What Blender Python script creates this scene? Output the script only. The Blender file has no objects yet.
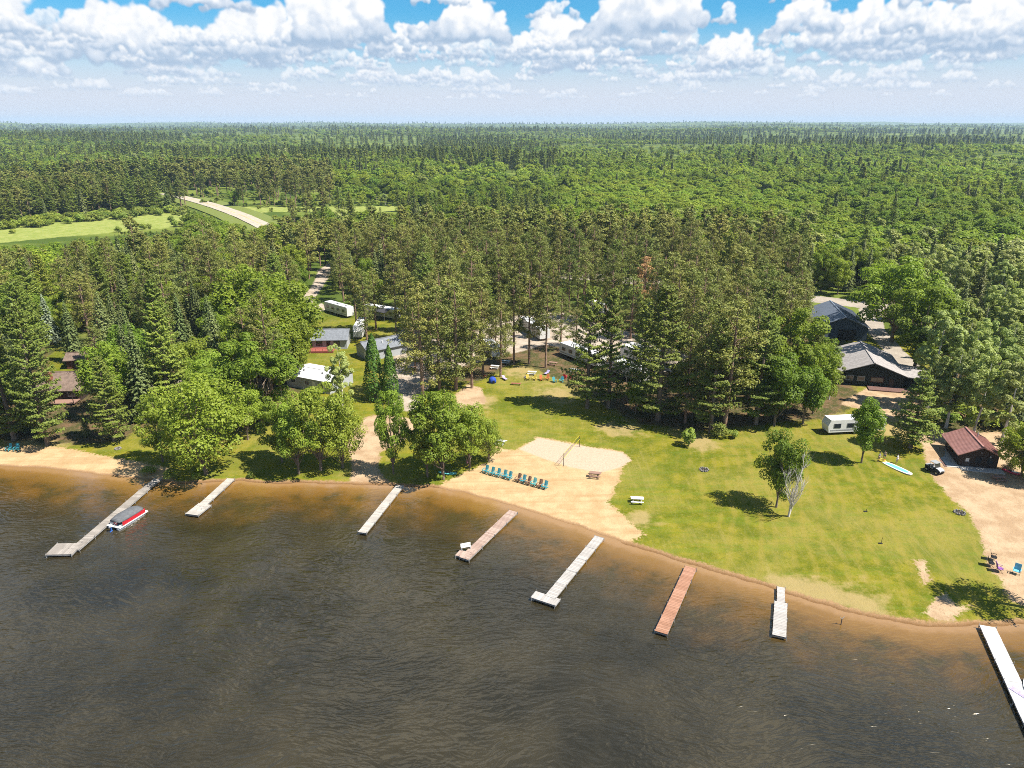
import bpy, bmesh, math, random
import numpy as np
from mathutils import Vector, Matrix

R = math.radians
scene = bpy.context.scene
COL = scene.collection

# ------------------------------------------------------------ camera
F = 718.0            # focal length in pixels of a 1024 px wide frame
PITCH = R(20.0)
H = 58.0             # drone height above the lake
cam_d = bpy.data.cameras.new('camera')
cam_d.sensor_width = 36.0
cam_d.lens = 36.0 * F / 1024.0
cam_d.clip_start = 0.5
cam_d.clip_end = 60000
cam = bpy.data.objects.new('camera', cam_d)
COL.objects.link(cam)
cam.location = (0, 0, H)
cam.rotation_euler = (R(90) - PITCH, 0, 0)
scene.camera = cam

# ------------------------------------------------------------ light
SUN_EL = 56.0
SUN_VEC = Vector((0.95, -0.31, 0)).normalized() * math.cos(R(SUN_EL)) + Vector((0, 0, math.sin(R(SUN_EL))))
sun_d = bpy.data.lights.new('sun', 'SUN')
sun_d.energy = 4.9
sun_d.angle = R(0.55)
sun_d.color = (1.0, 0.94, 0.84)
sun = bpy.data.objects.new('sun', sun_d)
COL.objects.link(sun)
sun.location = (0, 0, 200)
sun.rotation_euler = (-SUN_VEC).to_track_quat('-Z', 'Y').to_euler()

vs = scene.view_settings
vs.view_transform = 'Standard'
vs.look = 'None'
vs.exposure = 1.15
vs.gamma = 1.0
vs.use_curve_mapping = False
scene.cycles.use_denoising = False
scene.cycles.pixel_filter_type = 'BLACKMAN_HARRIS'
scene.cycles.filter_width = 0.95
scene.cycles.max_bounces = 6
scene.cycles.diffuse_bounces = 2
scene.cycles.glossy_bounces = 2
scene.cycles.transmission_bounces = 3
scene.cycles.transparent_max_bounces = 4
scene.cycles.volume_bounces = 0
scene.cycles.caustics_reflective = False
scene.cycles.caustics_refractive = False

rng = np.random.default_rng(7)
random.seed(7)

# ------------------------------------------------------------ numpy noise
def _hash(ix, iy, seed):
    n = (ix.astype(np.int64) * 374761393 + iy.astype(np.int64) * 668265263 + seed * 982451653) & 0xFFFFFFFF
    n = ((n ^ (n >> 13)) * 1274126177) & 0xFFFFFFFF
    n = (n ^ (n >> 16)) & 0xFFFFFFFF
    return n / 4294967295.0

def vnoise(x, y, seed=0):
    x = np.asarray(x, float); y = np.asarray(y, float)
    ix = np.floor(x); iy = np.floor(y)
    fx = x - ix; fy = y - iy
    fx = fx * fx * (3 - 2 * fx); fy = fy * fy * (3 - 2 * fy)
    a = _hash(ix, iy, seed); b = _hash(ix + 1, iy, seed)
    c = _hash(ix, iy + 1, seed); d = _hash(ix + 1, iy + 1, seed)
    return (a * (1 - fx) + b * fx) * (1 - fy) + (c * (1 - fx) + d * fx) * fy

def fbm(x, y, seed=0, octv=4, gain=0.5):
    s = 0; a = 1; t = 0
    for i in range(octv):
        s = s + a * vnoise(np.asarray(x) * 2 ** i, np.asarray(y) * 2 ** i, seed + i * 17)
        t += a; a *= gain
    return s / t

def sstep(a, b, x):
    t = np.clip((x - a) / (b - a), 0, 1)
    return t * t * (3 - 2 * t)

# ------------------------------------------------------------ sky: Nishita + cumulus field in azimuth / elevation
AZ = 50.0; EL0, EL1 = -1.0, 15.0; PPD = 22
def px_dir(px, py):
    u = (px - 512) / F; v = (384 - py) / F
    x = u; y = math.cos(PITCH) + v * math.sin(PITCH); z = -math.sin(PITCH) + v * math.cos(PITCH)
    return x, y, z
def azel(px, py):
    x, y, z = px_dir(px, py)
    return math.degrees(math.atan2(x, y)), math.degrees(math.atan2(z, math.hypot(x, y)))

CLOUDS = [  # pixel-like extents of each cumulus: x0, x1, top, base, opacity
 (-80, 42, -25, 66, 1), (-30, 70, 40, 74, .8), (50, 128, -5, 66, 1), (88, 196, 12, 64, 1), (150, 180, 30, 66, .8),
 (190, 300, 3, 66, 1), (145, 252, -22, 11, 1), (290, 350, -15, 45, 1), (320, 382, -12, 46, 1),
 (384, 430, 24, 44, .95), (405, 512, -2, 44, 1), (410, 470, -14, 6, .9), (505, 548, 30, 60, 1), (532, 598, 18, 74, 1), (585, 715, -24, 34, 1),
 (528, 578, 0, 18, .8), (600, 640, 42, 58, .9), (586, 622, 24, 44, .7), (702, 756, 32, 70, 1), (714, 738, 9, 24, .9), (758, 780, 26, 46, .9),
 (766, 842, 0, 34, 1), (800, 848, 20, 50, 1), (838, 892, 6, 48, 1), (890, 924, 3, 34, .9), (925, 990, 10, 52, 1),
 (958, 1040, -8, 52, 1), (905, 975, -25, 6, 1), (800, 900, 38, 62, .9), (1000, 1120, -20, 60, 1), (770, 806, -14, 2, .9), (830, 900, -24, -2, .9),
 (600, 700, -40, -12, 1), (450, 530, -50, -20, 1), (20, 120, -60, -18, 1), (250, 320, -62, -24, 1), (900, 1010, -70, -30, 1), (700, 800, -60, -30, 1),
 (-330, -190, -30, 58, 1), (-200, -90, -5, 62, 1), (1130, 1290, -25, 60, 1), (1280, 1400, 0, 64, 1), (-420, -330, 0, 60, 1)]

def paint_sky():
    W = int(2 * AZ * PPD); HH = int((EL1 - EL0) * PPD)
    rgb = np.zeros((HH, W, 3), np.float32); al = np.zeros((HH, W), np.float32)
    def over(y0, y1, x0, x1, c, a):
        A = al[y0:y1, x0:x1]; C = rgb[y0:y1, x0:x1]
        na = a + A * (1 - a)
        C[:] = (c * a[..., None] + C * (A * (1 - a))[..., None]) / np.maximum(na, 1e-5)[..., None]
        A[:] = na
    r = np.random.default_rng(11)
    items = []
    for (x0, x1, t, b, o) in CLOUDS:
        if t < 22 and b > 20: t -= 7
        a0, e1 = azel((x0 + x1) / 2, t); _, e0 = azel((x0 + x1) / 2, b)
        w = azel(x1, b)[0] - azel(x0, b)[0]
        items.append((e0, a0, w, e1 - e0, o))
    for k in range(300):       # the far rows that shrink and pale towards the horizon
        e0 = 1.5 + 3.6 * r.random() ** 1.05
        s = (0.25 + 0.75 * (e0 - 1.3) / 3.6)
        w = (2.2 + 4.6 * r.random()) * s
        items.append((e0, r.uniform(-AZ + 2, AZ - 2), w, w * r.uniform(.22, .42), min(1, .70 + .12 * (e0 - 1.0)) * r.uniform(.65, 1)))
    for k in range(46):
        e0 = r.uniform(9.5, 14)
        w = r.uniform(5, 13)
        items.append((e0, r.uniform(-AZ + 5, AZ - 5), w, w * .4, .95))
    items.sort(key=lambda q: q[0])
    # dull veil of merged far cloud
    eg = EL0 + np.arange(HH) / PPD
    for n, (e0, a0, w, h, o) in enumerate(items):
        pad = .35 * h + .3
        xa = int((a0 - w / 2 - pad + AZ) * PPD); xb = int((a0 + w / 2 + pad + AZ) * PPD)
        ya = int((e0 - pad - EL0) * PPD); yb = int((e0 + h + pad - EL0) * PPD)
        xa, xb = max(xa, 0), min(xb, W); ya, yb = max(ya, 0), min(yb, HH)
        if xb - xa < 4 or yb - ya < 3: continue
        X, Y = np.meshgrid(np.arange(xa, xb) / PPD - AZ, np.arange(ya, yb) / PPD + EL0)
        # warp so the lobes are uneven
        sc = max(h, .25)
        wx = (fbm(X / sc * 1.7, Y / sc * 1.7, n * 7 + 1, 4) - .5) * .62 * sc
        wy = (fbm(X / sc * 1.7, Y / sc * 1.7, n * 7 + 3, 4) - .5) * .5 * sc
        XX = X + wx; YY = Y + wy
        D = np.full(X.shape, -9.0); LT = np.zeros(X.shape)
        npf = int(12 + 26 * min(1, h / 3) + w * 3)
        # humped envelope
        peaks = [(r.uniform(-.3, .3), r.uniform(.92, 1.15), r.uniform(.22, .38)) for _ in range(3)]
        puffs = []
        for q in range(npf):
            t = r.uniform(-.5, .5)
            env = max(pk[1] * math.exp(-((t - pk[0]) / pk[2]) ** 2) for pk in peaks)
            env = max(env, .20) * (1 - (abs(t) * 2) ** 3 * .75)
            pr = h * r.uniform(.13, .30) * (0.6 + .5 * env)
            py_ = e0 + pr * .7 + r.uniform(0, 1) ** .7 * max(0.0, env * h - 1.6 * pr)
            puffs.append((a0 + t * w, py_, pr))
        puffs.sort(key=lambda p: -p[1])
        for (cx, cy, pr) in puffs:
            dx = (XX - cx) / (pr * 1.08); dy = (YY - cy) / pr
            d2 = dx * dx + dy * dy
            s = 1 - np.sqrt(d2)
            nz = np.sqrt(np.clip(1 - d2, 0, 1))
            lam = .42 * dx + .66 * dy + .62 * nz
            m = sstep(-.02, .22, s)
            LT = LT * (1 - m) + lam * m
            D = np.maximum(D, s)
        fine = fbm(X / sc * 5, Y / sc * 5, n * 5 + 9, 4)
        a = sstep(-.04, .20, D + (fine - .5) * .85)
        # flat base, soft edge
        hb = (Y - e0) / h
        a = a * sstep(-.13, .06, hb + (fine - .5) * .12)
        bil = np.abs(fbm(X / sc * 3, Y / sc * 3, n * 3 + 5, 4) * 2 - 1)
        lit = .42 + .46 * LT + (fine - .5) * 1.15 - bil * .42
        lit = lit * .74 + .36 * sstep(-.05, .80, hb) 
        lit = lit - .30 * sstep(.42, .0, hb)
        lit = np.clip(lit, 0, 1)[..., None]
        shade = np.array([.40, .53, .70]); mid = np.array([.68, .76, .87]); white = np.array([1.0, 1.0, 1.0])
        c = np.where(lit < .5, shade + (mid - shade) * sstep(0, .5, lit), mid + (white - mid) * sstep(.45, .92, lit))
        fade = float(sstep(4.4, .8, np.array(e0)))       # aerial perspective on the far rows
        hz = np.array([.83, .87, .95])
        c = c * (1 - .45 * fade) + hz * .45 * fade
        over(ya, yb, xa, xb, c, a * o)
    # a little blur so the clouds have no hard rim
    def blur(img):
        for ax in (0, 1):
            img = (np.roll(img, 1, ax) + 2 * img + np.roll(img, -1, ax)) / 4
        return img
    pm = rgb * al[..., None]
    pm = blur(pm); al2 = blur(al)
    out = pm / np.maximum(al2, 1e-4)[..., None]
    buf = np.ones((HH, W, 4), np.float32)
    buf[..., :3] = np.clip(out, 0, 1); buf[..., 3] = np.clip(al2, 0, 1)
    im = bpy.data.images.new('cumulus_field', W, HH, alpha=True, float_buffer=True)
    im.colorspace_settings.name = 'Non-Color'
    im.alpha_mode = 'CHANNEL_PACKED'
    im.pixels.foreach_set(buf.ravel())
    im.pack()
    return im

class NT:
    """small helper for node trees"""
    def __init__(self, tree): self.t = tree; self.n = tree.nodes; self.l = tree.links
    def node(self, typ, **kw):
        nd = self.n.new(typ)
        for k, v in kw.items(): setattr(nd, k, v)
        return nd
    def link(self, a, b): self.l.new(a, b)
    def setin(self, sock, v):
        if isinstance(v, bpy.types.NodeSocket): self.l.new(v, sock)
        elif isinstance(v, (tuple, list)) and sock.type == 'RGBA' and len(v) == 3: sock.default_value = (*v, 1)
        else: sock.default_value = v
    def math(self, op, a, b=0.0, c=None, clamp=False):
        nd = self.n.new('ShaderNodeMath'); nd.operation = op; nd.use_clamp = clamp
        self.setin(nd.inputs[0], a); self.setin(nd.inputs[1], b)
        if c is not None: self.setin(nd.inputs[2], c)
        return nd.outputs[0]
    def mix(self, fac, a, b, blend='MIX'):
        nd = self.n.new('ShaderNodeMix'); nd.data_type = 'RGBA'; nd.blend_type = blend
        self.setin(nd.inputs[0], fac); self.setin(nd.inputs[6], a); self.setin(nd.inputs[7], b)
        return nd.outputs[2]
    def ramp(self, fac, a, b, smooth=True):
        nd = self.n.new('ShaderNodeMapRange'); nd.interpolation_type = 'SMOOTHSTEP' if smooth else 'LINEAR'
        self.setin(nd.inputs[0], fac); nd.inputs[1].default_value = a; nd.inputs[2].default_value = b
        return nd.outputs[0]
    def noise(self, vec, scale, detail=3, rough=.5, dist=0):
        nd = self.n.new('ShaderNodeTexNoise')
        if vec is not None: self.l.new(vec, nd.inputs['Vector'])
        nd.inputs['Scale'].default_value = scale; nd.inputs['Detail'].default_value = detail
        nd.inputs['Roughness'].default_value = rough; nd.inputs['Distortion'].default_value = dist
        return nd.outputs[0]
    def mapping(self, vec, scale=(1, 1, 1), rot=(0, 0, 0), loc=(0, 0, 0)):
        nd = self.n.new('ShaderNodeMapping')
        self.l.new(vec, nd.inputs[0]); nd.inputs['Scale'].default_value = scale
        nd.inputs['Rotation'].default_value = rot; nd.inputs['Location'].default_value = loc
        return nd.outputs[0]

world = bpy.data.worlds.new('World')
scene.world = world
world.use_nodes = True
wt = NT(world.node_tree)
wt.n.clear()
sky = wt.node('ShaderNodeTexSky', sky_type='NISHITA')
sky.sun_disc = False
sky.sun_elevation = R(SUN_EL)
sky.sun_rotation = math.atan2(SUN_VEC.x, SUN_VEC.y)
sky.altitude = 300
sky.air_density = 1.0; sky.dust_density = 0.4; sky.ozone_density = 2.2
gen = wt.node('ShaderNodeTexCoord').outputs['Generated']
sep = wt.node('ShaderNodeSeparateXYZ'); wt.link(gen, sep.inputs[0])
az = wt.math('MULTIPLY', wt.math('ARCTAN2', sep.outputs[0], sep.outputs[1]), 180 / math.pi)
el = wt.math('MULTIPLY', wt.math('ARCSINE', sep.outputs[2]), 180 / math.pi)
cmb = wt.node('ShaderNodeCombineXYZ')
wt.link(wt.math('ADD', wt.math('DIVIDE', az, 2 * AZ), .5), cmb.inputs[0])
wt.link(wt.math('DIVIDE', wt.math('SUBTRACT', el, EL0), EL1 - EL0), cmb.inputs[1])
img = wt.node('ShaderNodeTexImage', image=paint_sky(), extension='MIRROR', interpolation='Cubic')
wt.link(cmb.outputs[0], img.inputs[0])
SKY_S = 0.082
cloud_col = wt.mix(1.0, img.outputs[0], (5.7, 5.7, 5.7), 'MULTIPLY')
# clouds higher up than the painted band: the flat cloud deck seen from below
zz = wt.math('MAXIMUM', sep.outputs[2], .05)
dv = wt.node('ShaderNodeVectorMath', operation='DIVIDE')
cz = wt.node('ShaderNodeCombineXYZ'); [wt.link(zz, cz.inputs[i]) for i in range(3)]
wt.link(gen, dv.inputs[0]); wt.link(cz.outputs[0], dv.inputs[1])
hn = wt.noise(dv.outputs[0], 1.3, 6, .55)
hi = wt.math('MULTIPLY', wt.ramp(hn, .47, .62), wt.ramp(el, 11, 14))
lowm = wt.math('MULTIPLY', img.outputs[1], wt.ramp(el, 14.6, 12.5))
# blue of the photograph: slightly deeper than the raw model
skyb = wt.mix(1.0, sky.outputs[0], (.20, .58, .76), 'MULTIPLY')
hor = wt.mix(wt.ramp(el, 7.6, 1.4, True), skyb, (3.95, 4.22, 4.78))
c1 = wt.mix(lowm, hor, cloud_col)
c2 = wt.mix(hi, c1, wt.mix(wt.ramp(hn, .55, .75), (5.2, 5.3, 5.4), (3.1, 3.5, 3.9)))
bg = wt.node('ShaderNodeBackground'); wt.link(c2, bg.inputs[0]); bg.inputs[1].default_value = SKY_S
wo = wt.node('ShaderNodeOutputWorld'); wt.link(bg.outputs[0], wo.inputs[0])
world.cycles.sampling_method = 'MANUAL'
world.cycles.sample_map_resolution = 512
# ------------------------------------------------------------ plan positions
# surveyed points: a view direction of the photo is dropped onto the ground to get plan metres
SHORE_PX = [(-260, 452), (-120, 461), (-50, 465), (0, 466.5), (40, 469), (80, 474), (118, 478), (150, 481), (175, 484), (205, 483), (240, 481.5), (270, 484),
            (300, 483), (350, 484.5), (375, 485), (400, 486.5), (432, 488), (460, 494), (490, 501), (515, 507.5), (545, 517), (575, 527), (600, 536), (625, 545),
            (650, 552), (680, 562), (715, 572), (755, 584), (795, 596.5), (835, 608), (870, 617), (900, 623), (930, 626.5), (960, 627), (1000, 626), (1024, 626), (1100, 621), (1250, 600)]
def plane_pt(px, py, z=0.0):
    x, y, dz = px_dir(px, py)
    t = (z - H) / dz
    return x * t, y * t
_S = [plane_pt(*p, 0.0) for p in SHORE_PX]
SX = np.array([-3000] + [p[0] for p in _S] + [3000]); SY = np.array([_S[0][1] + 40] + [p[1] for p in _S] + [_S[-1][1] + 60])

def shore_d(x, y):
    x = np.asarray(x, float); y = np.asarray(y, float)
    ys = np.interp(x, SX, SY)
    sl = (np.interp(x + 2, SX, SY) - np.interp(x - 2, SX, SY)) / 4
    w = (fbm(x / 2.6, y / 2.6, 5, 3) - .5) * 0.9
    return (y - ys) / np.sqrt(1 + sl * sl) + w

def zg(x, y):
    x = np.asarray(x, float); y = np.asarray(y, float)
    d = shore_d(x, y)
    land = 0.42 * (1 - np.exp(-np.maximum(d, 0) / 3.5)) + 0.9 * sstep(2, 70, d) + (fbm(x / 14, y / 14, 21, 3) - .5) * .35 * sstep(2, 25, d)
    r = np.hypot(x, y)
    land = land + sstep(450, 2500, r) * (fbm(x / 1100, y / 700, 31, 3) - .45) * 56 + sstep(4500, 9000, r) * np.maximum(fbm(x / 2600, y / 1500, 37, 3) - .46, 0) * 150
    bed = np.maximum(d * .07, -2.6) - .02
    return np.where(d > 0, land, bed)
def gz(x, y): return float(zg(x, y))
def P(px, py, dz=0.0):
    """plan position (on the ground) seen at this place of the photograph"""
    z = 0.0
    for _ in range(6):
        x, y = plane_pt(px, py, z + dz)
        z = max(gz(x, y), 0.0)
    return Vector((x, y, z))
def top_at(px, py, h):
    """plan position of an upright thing of height h whose tip is seen there"""
    z = 0.5
    for _ in range(6):
        x, y = plane_pt(px, py, z + h)
        z = max(gz(x, y), 0.0)
    return Vector((x, y, z))
def to_px(x, y, z):
    dz = z - H
    d = y * math.cos(PITCH) - dz * math.sin(PITCH)
    up = y * math.sin(PITCH) + dz * math.cos(PITCH)
    return 512 + F * x / d, 384 - F * up / d

def poly(pts, z=None): return np.array([tuple(P(*p))[:2] for p in pts])
def sdist(x, y, pg):
    """signed distance to a polygon, positive inside"""
    x = np.asarray(x, float); y = np.asarray(y, float)
    best = np.full(x.shape, 1e9); inside = np.zeros(x.shape, bool)
    n = len(pg)
    for i in range(n):
        x1, y1 = pg[i]; x2, y2 = pg[(i + 1) % n]
        ex, ey = x2 - x1, y2 - y1
        t = np.clip(((x - x1) * ex + (y - y1) * ey) / (ex * ex + ey * ey + 1e-9), 0, 1)
        best = np.minimum(best, np.hypot(x - x1 - t * ex, y - y1 - t * ey))
        c = ((y1 > y) != (y2 > y)) & (x < (x2 - x1) * (y - y1) / (y2 - y1 + 1e-12) + x1)
        inside ^= c
    return np.where(inside, best, -best)

Z_BEACH = [poly([(436, 505), (438, 486), (452, 478), (470, 470), (488, 462), (492, 452), (497, 446), (515, 451), (537, 437), (580, 444.5), (624, 452), (633, 460), (622, 468), (621, 474), (616, 486),
                 (609, 503), (622, 514), (633, 524), (645, 535), (636, 540), (622, 544), (600, 545), (560, 535), (500, 520)]),
           poly([(-300, 436), (-60, 443), (0, 447), (25, 446), (62, 447), (80, 451), (108, 457), (138, 461), (170, 467), (178, 490), (100, 490), (0, 480), (-300, 470)])]
Z_COURT = [poly([(519, 449), (538, 437.5), (580, 445), (624, 452.5), (632, 460), (622, 467), (600, 472.5), (570, 467), (545, 459)])]
Z_DIRT = [poly([(908, 424), (930, 430), (960, 434), (1024, 430), (1100, 440), (1200, 520), (1150, 610), (1024, 606), (1010, 600), (1000, 580), (987, 565), (984, 548), (978, 530), (968, 512), (950, 498),
                (936, 482), (927, 464), (922, 446)]),
          poly([(840, 404), (866, 388), (905, 388), (925, 396), (922, 420), (905, 424), (880, 414), (862, 410)]),
          poly([(349, 486), (352, 470), (349, 452), (345, 445), (352, 430), (366, 417), (382, 414), (416, 419), (414, 432), (398, 445), (380, 452), (378, 466), (384, 478), (397, 487)]),
          poly([(923, 613), (935, 597), (946, 592), (955, 604), (972, 606), (962, 612), (950, 622), (935, 620)]), poly([(914, 560), (926, 560), (930, 580), (924, 585)]),
          poly([(455, 395), (468, 384), (482, 388), (486, 402), (474, 412), (458, 412)])]
Z_DRIVE = [poly([(392, 410), (387, 385), (396, 352), (394, 335), (404, 328), (455, 324), (484, 318), (560, 312), (640, 335), (690, 356), (680, 372), (640, 372), (590, 352), (545, 345), (520, 352), (470, 364), (440, 378), (424, 392), (418, 412)]),
           poly([(290, 316), (300, 300), (312, 286), (318, 270), (330, 262), (332, 272), (322, 288), (312, 304), (302, 320)]),
           poly([(300, 310), (322, 303), (330, 308), (322, 312)]),
           poly([(170, 376), (190, 366), (208, 358), (214, 363), (195, 374), (178, 386)])]
Z_ROAD = [poly([(520, 270), (600, 274), (690, 283), (760, 291), (812, 295), (880, 303), (960, 316), (1100, 345), (1100, 353), (960, 324), (878, 310), (812, 302), (760, 298), (690, 290), (600, 281), (520, 276)]),
          poly([(858, 308), (880, 310), (885, 330), (905, 352), (935, 378), (925, 386), (885, 352), (866, 330)])]
Z_LAWN = [poly([(300, 330), (312, 304), (335, 300), (360, 320), (352, 330), (300, 332)]), poly([(52, 340), (75, 340), (72, 372), (50, 372)])]
Z_LITTER = [poly([(-400, 250), (-400, 440), (0, 440), (90, 445), (120, 440), (150, 425), (200, 415), (262, 425), (300, 400), (292, 340), (300, 270), (420, 300), (440, 376), (470, 384), (520, 362), (560, 380), (640, 424), (700, 432), (830, 418), (860, 400), (840, 330), (880, 300), (895, 330), (925, 350), (935, 395), (938, 430), (1010, 436), (1030, 470), (1200, 470), (1400, 240), (600, 225)])]
Z_MEADOW = [poly([(-200, 262), (0, 243), (60, 237), (120, 232), (190, 226), (188, 212), (150, 212), (60, 220), (0, 227), (-200, 240)]), poly([(262, 206.5), (300, 207), (380, 206), (430, 206.5), (430, 210.5), (380, 212), (262, 212)]), poly([(200, 203), (240, 214), (262, 214), (262, 208), (230, 205)])]
def zone(x, y, zs):
    return np.maximum.reduce([sdist(x, y, z) for z in zs])

def steps(a, b, s0, growth):
    out = []; s = s0; v = a
    while v < b:
        s *= growth; v += s; out.append(v)
    return out
gx = np.arange(-112, 104.01, .45)
gx = np.concatenate([[-v for v in steps(112, 13500, .6, 1.06)][::-1], gx, steps(104, 13500, .6, 1.06)])
gy0 = np.arange(56, 205, .45)
gyl = np.array(steps(205, 13500, .7, 1.018))
gy = np.concatenate([[-v for v in steps(-56, 1500, .8, 1.14)][::-1], gy0, gyl])
GX, GY = np.meshgrid(gx, gy)
VX, VY = GX.ravel(), GY.ravel()
nx, ny = len(gx), len(gy)

def mesh_from(name, verts, faces, mats=(), attrs=None, smooth=False):
    me = bpy.data.meshes.new(name)
    verts = np.asarray(verts, np.float32); faces = np.asarray(faces, np.int32)
    k = faces.shape[1]
    me.vertices.add(len(verts)); me.vertices.foreach_set('co', verts.ravel())
    me.loops.add(faces.size); me.loops.foreach_set('vertex_index', faces.ravel())
    me.polygons.add(len(faces)); me.polygons.foreach_set('loop_start', np.arange(0, faces.size, k, dtype=np.int32))
    if smooth: me.polygons.foreach_set('use_smooth', np.ones(len(faces), bool))
    for m in mats: me.materials.append(m)
    if attrs:
        for a, v in attrs.items():
            at = me.attributes.new(a, 'FLOAT', 'POINT'); at.data.foreach_set('value', np.asarray(v, np.float32))
    me.update(calc_edges=True)
    return me

def link(name, me, parent=None, loc=(0, 0, 0), rotz=0.0):
    o = bpy.data.objects.new(name, me); COL.objects.link(o)
    if parent is not None: o.parent = parent
    o.location = loc; o.rotation_euler = (0, 0, rotz)
    return o
def tag(o, label=None, cat=None, group=None, kind=None):
    if label: o['label'] = label
    if cat: o['category'] = cat
    if group: o['group'] = group
    if kind: o['kind'] = kind
    return o

def new_mat(name):
    m = bpy.data.materials.new(name); m.use_nodes = True
    nt = NT(m.node_tree)
    bs = m.node_tree.nodes['Principled BSDF']
    bs.inputs['Specular IOR Level'].default_value = .25
    return m, nt, bs

# ------------------------------------------------------------ ground material
def ground_mat():
    m, t, bs = new_mat('ground_cover')
    geo = t.node('ShaderNodeNewGeometry'); pos = geo.outputs['Position']
    def att(n): return t.node('ShaderNodeAttribute', attribute_name=n).outputs['Fac']
    n05 = t.noise(pos, .05, 4, .6); n3 = t.noise(pos, .35, 5, .62); nf = t.noise(pos, 2.2, 5, .7); ng = t.noise(pos, 7.0, 3, .7)
    # lawn
    g = t.mix(t.ramp(n3, .34, .66), (.090, .104, .006), (.180, .162, .014))
    g = t.mix(t.math('MULTIPLY', t.ramp(n05, .46, .62), .6), g, (0.204, 0.180, 0.040))
    g = t.mix(t.math('MULTIPLY', t.ramp(nf, .50, .72), .5), g, (0.240, 0.200, 0.060))
    g = t.mix(t.math('MULTIPLY', t.ramp(t.noise(pos, .11, 3, .55), .50, .66), .45), g, (.070, .100, .008))
    g = t.mix(t.math('MULTIPLY', t.ramp(nf, .46, .28), .55), g, (0.040, 0.072, 0.008))
    st = t.noise(t.mapping(pos, (1.0, .05, 1), (0, 0, R(-24))), 1.5, 3, .6)
    g = t.mix(t.math('MULTIPLY', t.ramp(st, .52, .66), t.math('MULTIPLY', t.ramp(n05, .40, .56), .28)), g, (0.240, 0.192, 0.060))
    # mower passes that follow the shore
    st2 = t.noise(t.mapping(pos, (.08, 1.0, 1), (0, 0, R(12))), .9, 2, .5)
    g = t.mix(t.math('MULTIPLY', t.ramp(st2, .50, .64), .35), g, (0.104, 0.148, 0.014))
    sx = t.node('ShaderNodeSeparateXYZ'); t.link(pos, sx.inputs[0])
    u_ = t.math('SUBTRACT', t.math('MULTIPLY', sx.outputs[0], .93), t.math('MULTIPLY', sx.outputs[1], .36))
    u_ = t.math('ADD', u_, t.math('MULTIPLY', t.math('POWER', t.math('MULTIPLY', t.math('SUBTRACT', sx.outputs[1], 70.0), .02), 2.0), 5.0))
    u_ = t.math('ADD', u_, t.math('MULTIPLY', n05, 5.0))
    band = t.ramp(t.math('SINE', t.math('MULTIPLY', u_, 3.0)), -.2, 1.0)
    band = t.math('MULTIPLY', t.math('MULTIPLY', band, t.ramp(sx.outputs[0], 22, 36)), t.math('MULTIPLY', t.ramp(n3, .32, .60), .55))
    g = t.mix(band, g, (.205, .168, .035))
    wear = t.math('ADD', att('wear'), t.math('MULTIPLY', t.math('SUBTRACT', n3, .5), 2.4))
    g = t.mix(t.math('MULTIPLY', t.ramp(wear, .45, 1.1), .8), g, (0.288, 0.216, 0.096))
    # woodland floor
    fl = t.mix(t.ramp(n3, .38, .62), (0.124, 0.078, 0.042), (0.050, 0.054, 0.016))
    fl = t.mix(t.math('MULTIPLY', t.ramp(nf, .5, .7), .6), fl, (0.216, 0.152, 0.088))
    e = t.math('ADD', att('litter'), t.math('MULTIPLY', t.math('SUBTRACT', n3, .5), 9))
    c = t.mix(t.ramp(e, -.8, 1.0), g, fl)
    # far country between the trees
    fc = t.mix(t.ramp(t.noise(pos, .02, 4, .6), .42, .60), (.055, .085, .013), (.13, .16, .028))
    c = t.mix(t.ramp(att('far'), .1, .9), c, fc)
    md = t.mix(t.ramp(n3, .35, .65), (0.176, 0.216, 0.044), (0.248, 0.264, 0.076))
    md = t.mix(t.math('MULTIPLY', t.ramp(nf, .55, .7), .6), md, (0.080, 0.136, 0.016))
    e = t.math('ADD', att('meadow'), t.math('MULTIPLY', t.math('SUBTRACT', n3, .5), 12))
    c = t.mix(t.ramp(e, -1, 1.5), c, md)
    # bare dirt lots
    dt = t.mix(t.ramp(n3, .35, .68), (.39, .285, .18), (.29, .195, .115))
    dt = t.mix(t.math('MULTIPLY', t.ramp(nf, .56, .72), .55), dt, (0.176, 0.108, 0.060))
    dt = t.mix(t.math('MULTIPLY', t.ramp(ng, .62, .74), .6), dt, (0.496, 0.400, 0.304))
    e = t.math('ADD', att('dirt'), t.math('MULTIPLY', t.math('SUBTRACT', nf, .5), 2.6))
    e = t.math('ADD', e, t.math('MULTIPLY', t.math('SUBTRACT', n3, .5), 1.6))
    c = t.mix(t.ramp(e, -.25, .35), c, dt)
    dr = t.mix(t.ramp(n3, .35, .65), (0.400, 0.344, 0.280), (0.288, 0.232, 0.176))
    dr = t.mix(t.math('MULTIPLY', t.ramp(ng, .5, .7), .5), dr, (0.192, 0.152, 0.112))
    e = t.math('ADD', att('drive'), t.math('MULTIPLY', t.math('SUBTRACT', n3, .5), 2.5))
    c = t.mix(t.ramp(e, -.3, .5), c, dr)
    rd = t.mix(t.ramp(n3, .35, .65), (0.264, 0.228, 0.188), (0.320, 0.280, 0.232))
    c = t.mix(t.ramp(t.math('ADD', att('road'), t.math('MULTIPLY', t.math('SUBTRACT', nf, .5), .8)), -.2, .2), c, rd)
    # beach
    sd = t.mix(t.ramp(n3, .32, .68), (0.44, 0.315, 0.175), (0.35, 0.235, 0.12))
    sd = t.mix(t.math('MULTIPLY', t.ramp(st2, .5, .66), .4), sd, (0.288, 0.180, 0.084))
    sd = t.mix(t.math('MULTIPLY', t.ramp(ng, .58, .72), .5), sd, (0.264, 0.180, 0.104))
    ct = t.mix(t.ramp(nf, .4, .7), (.42, .32, .235), (.365, .275, .195))
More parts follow.
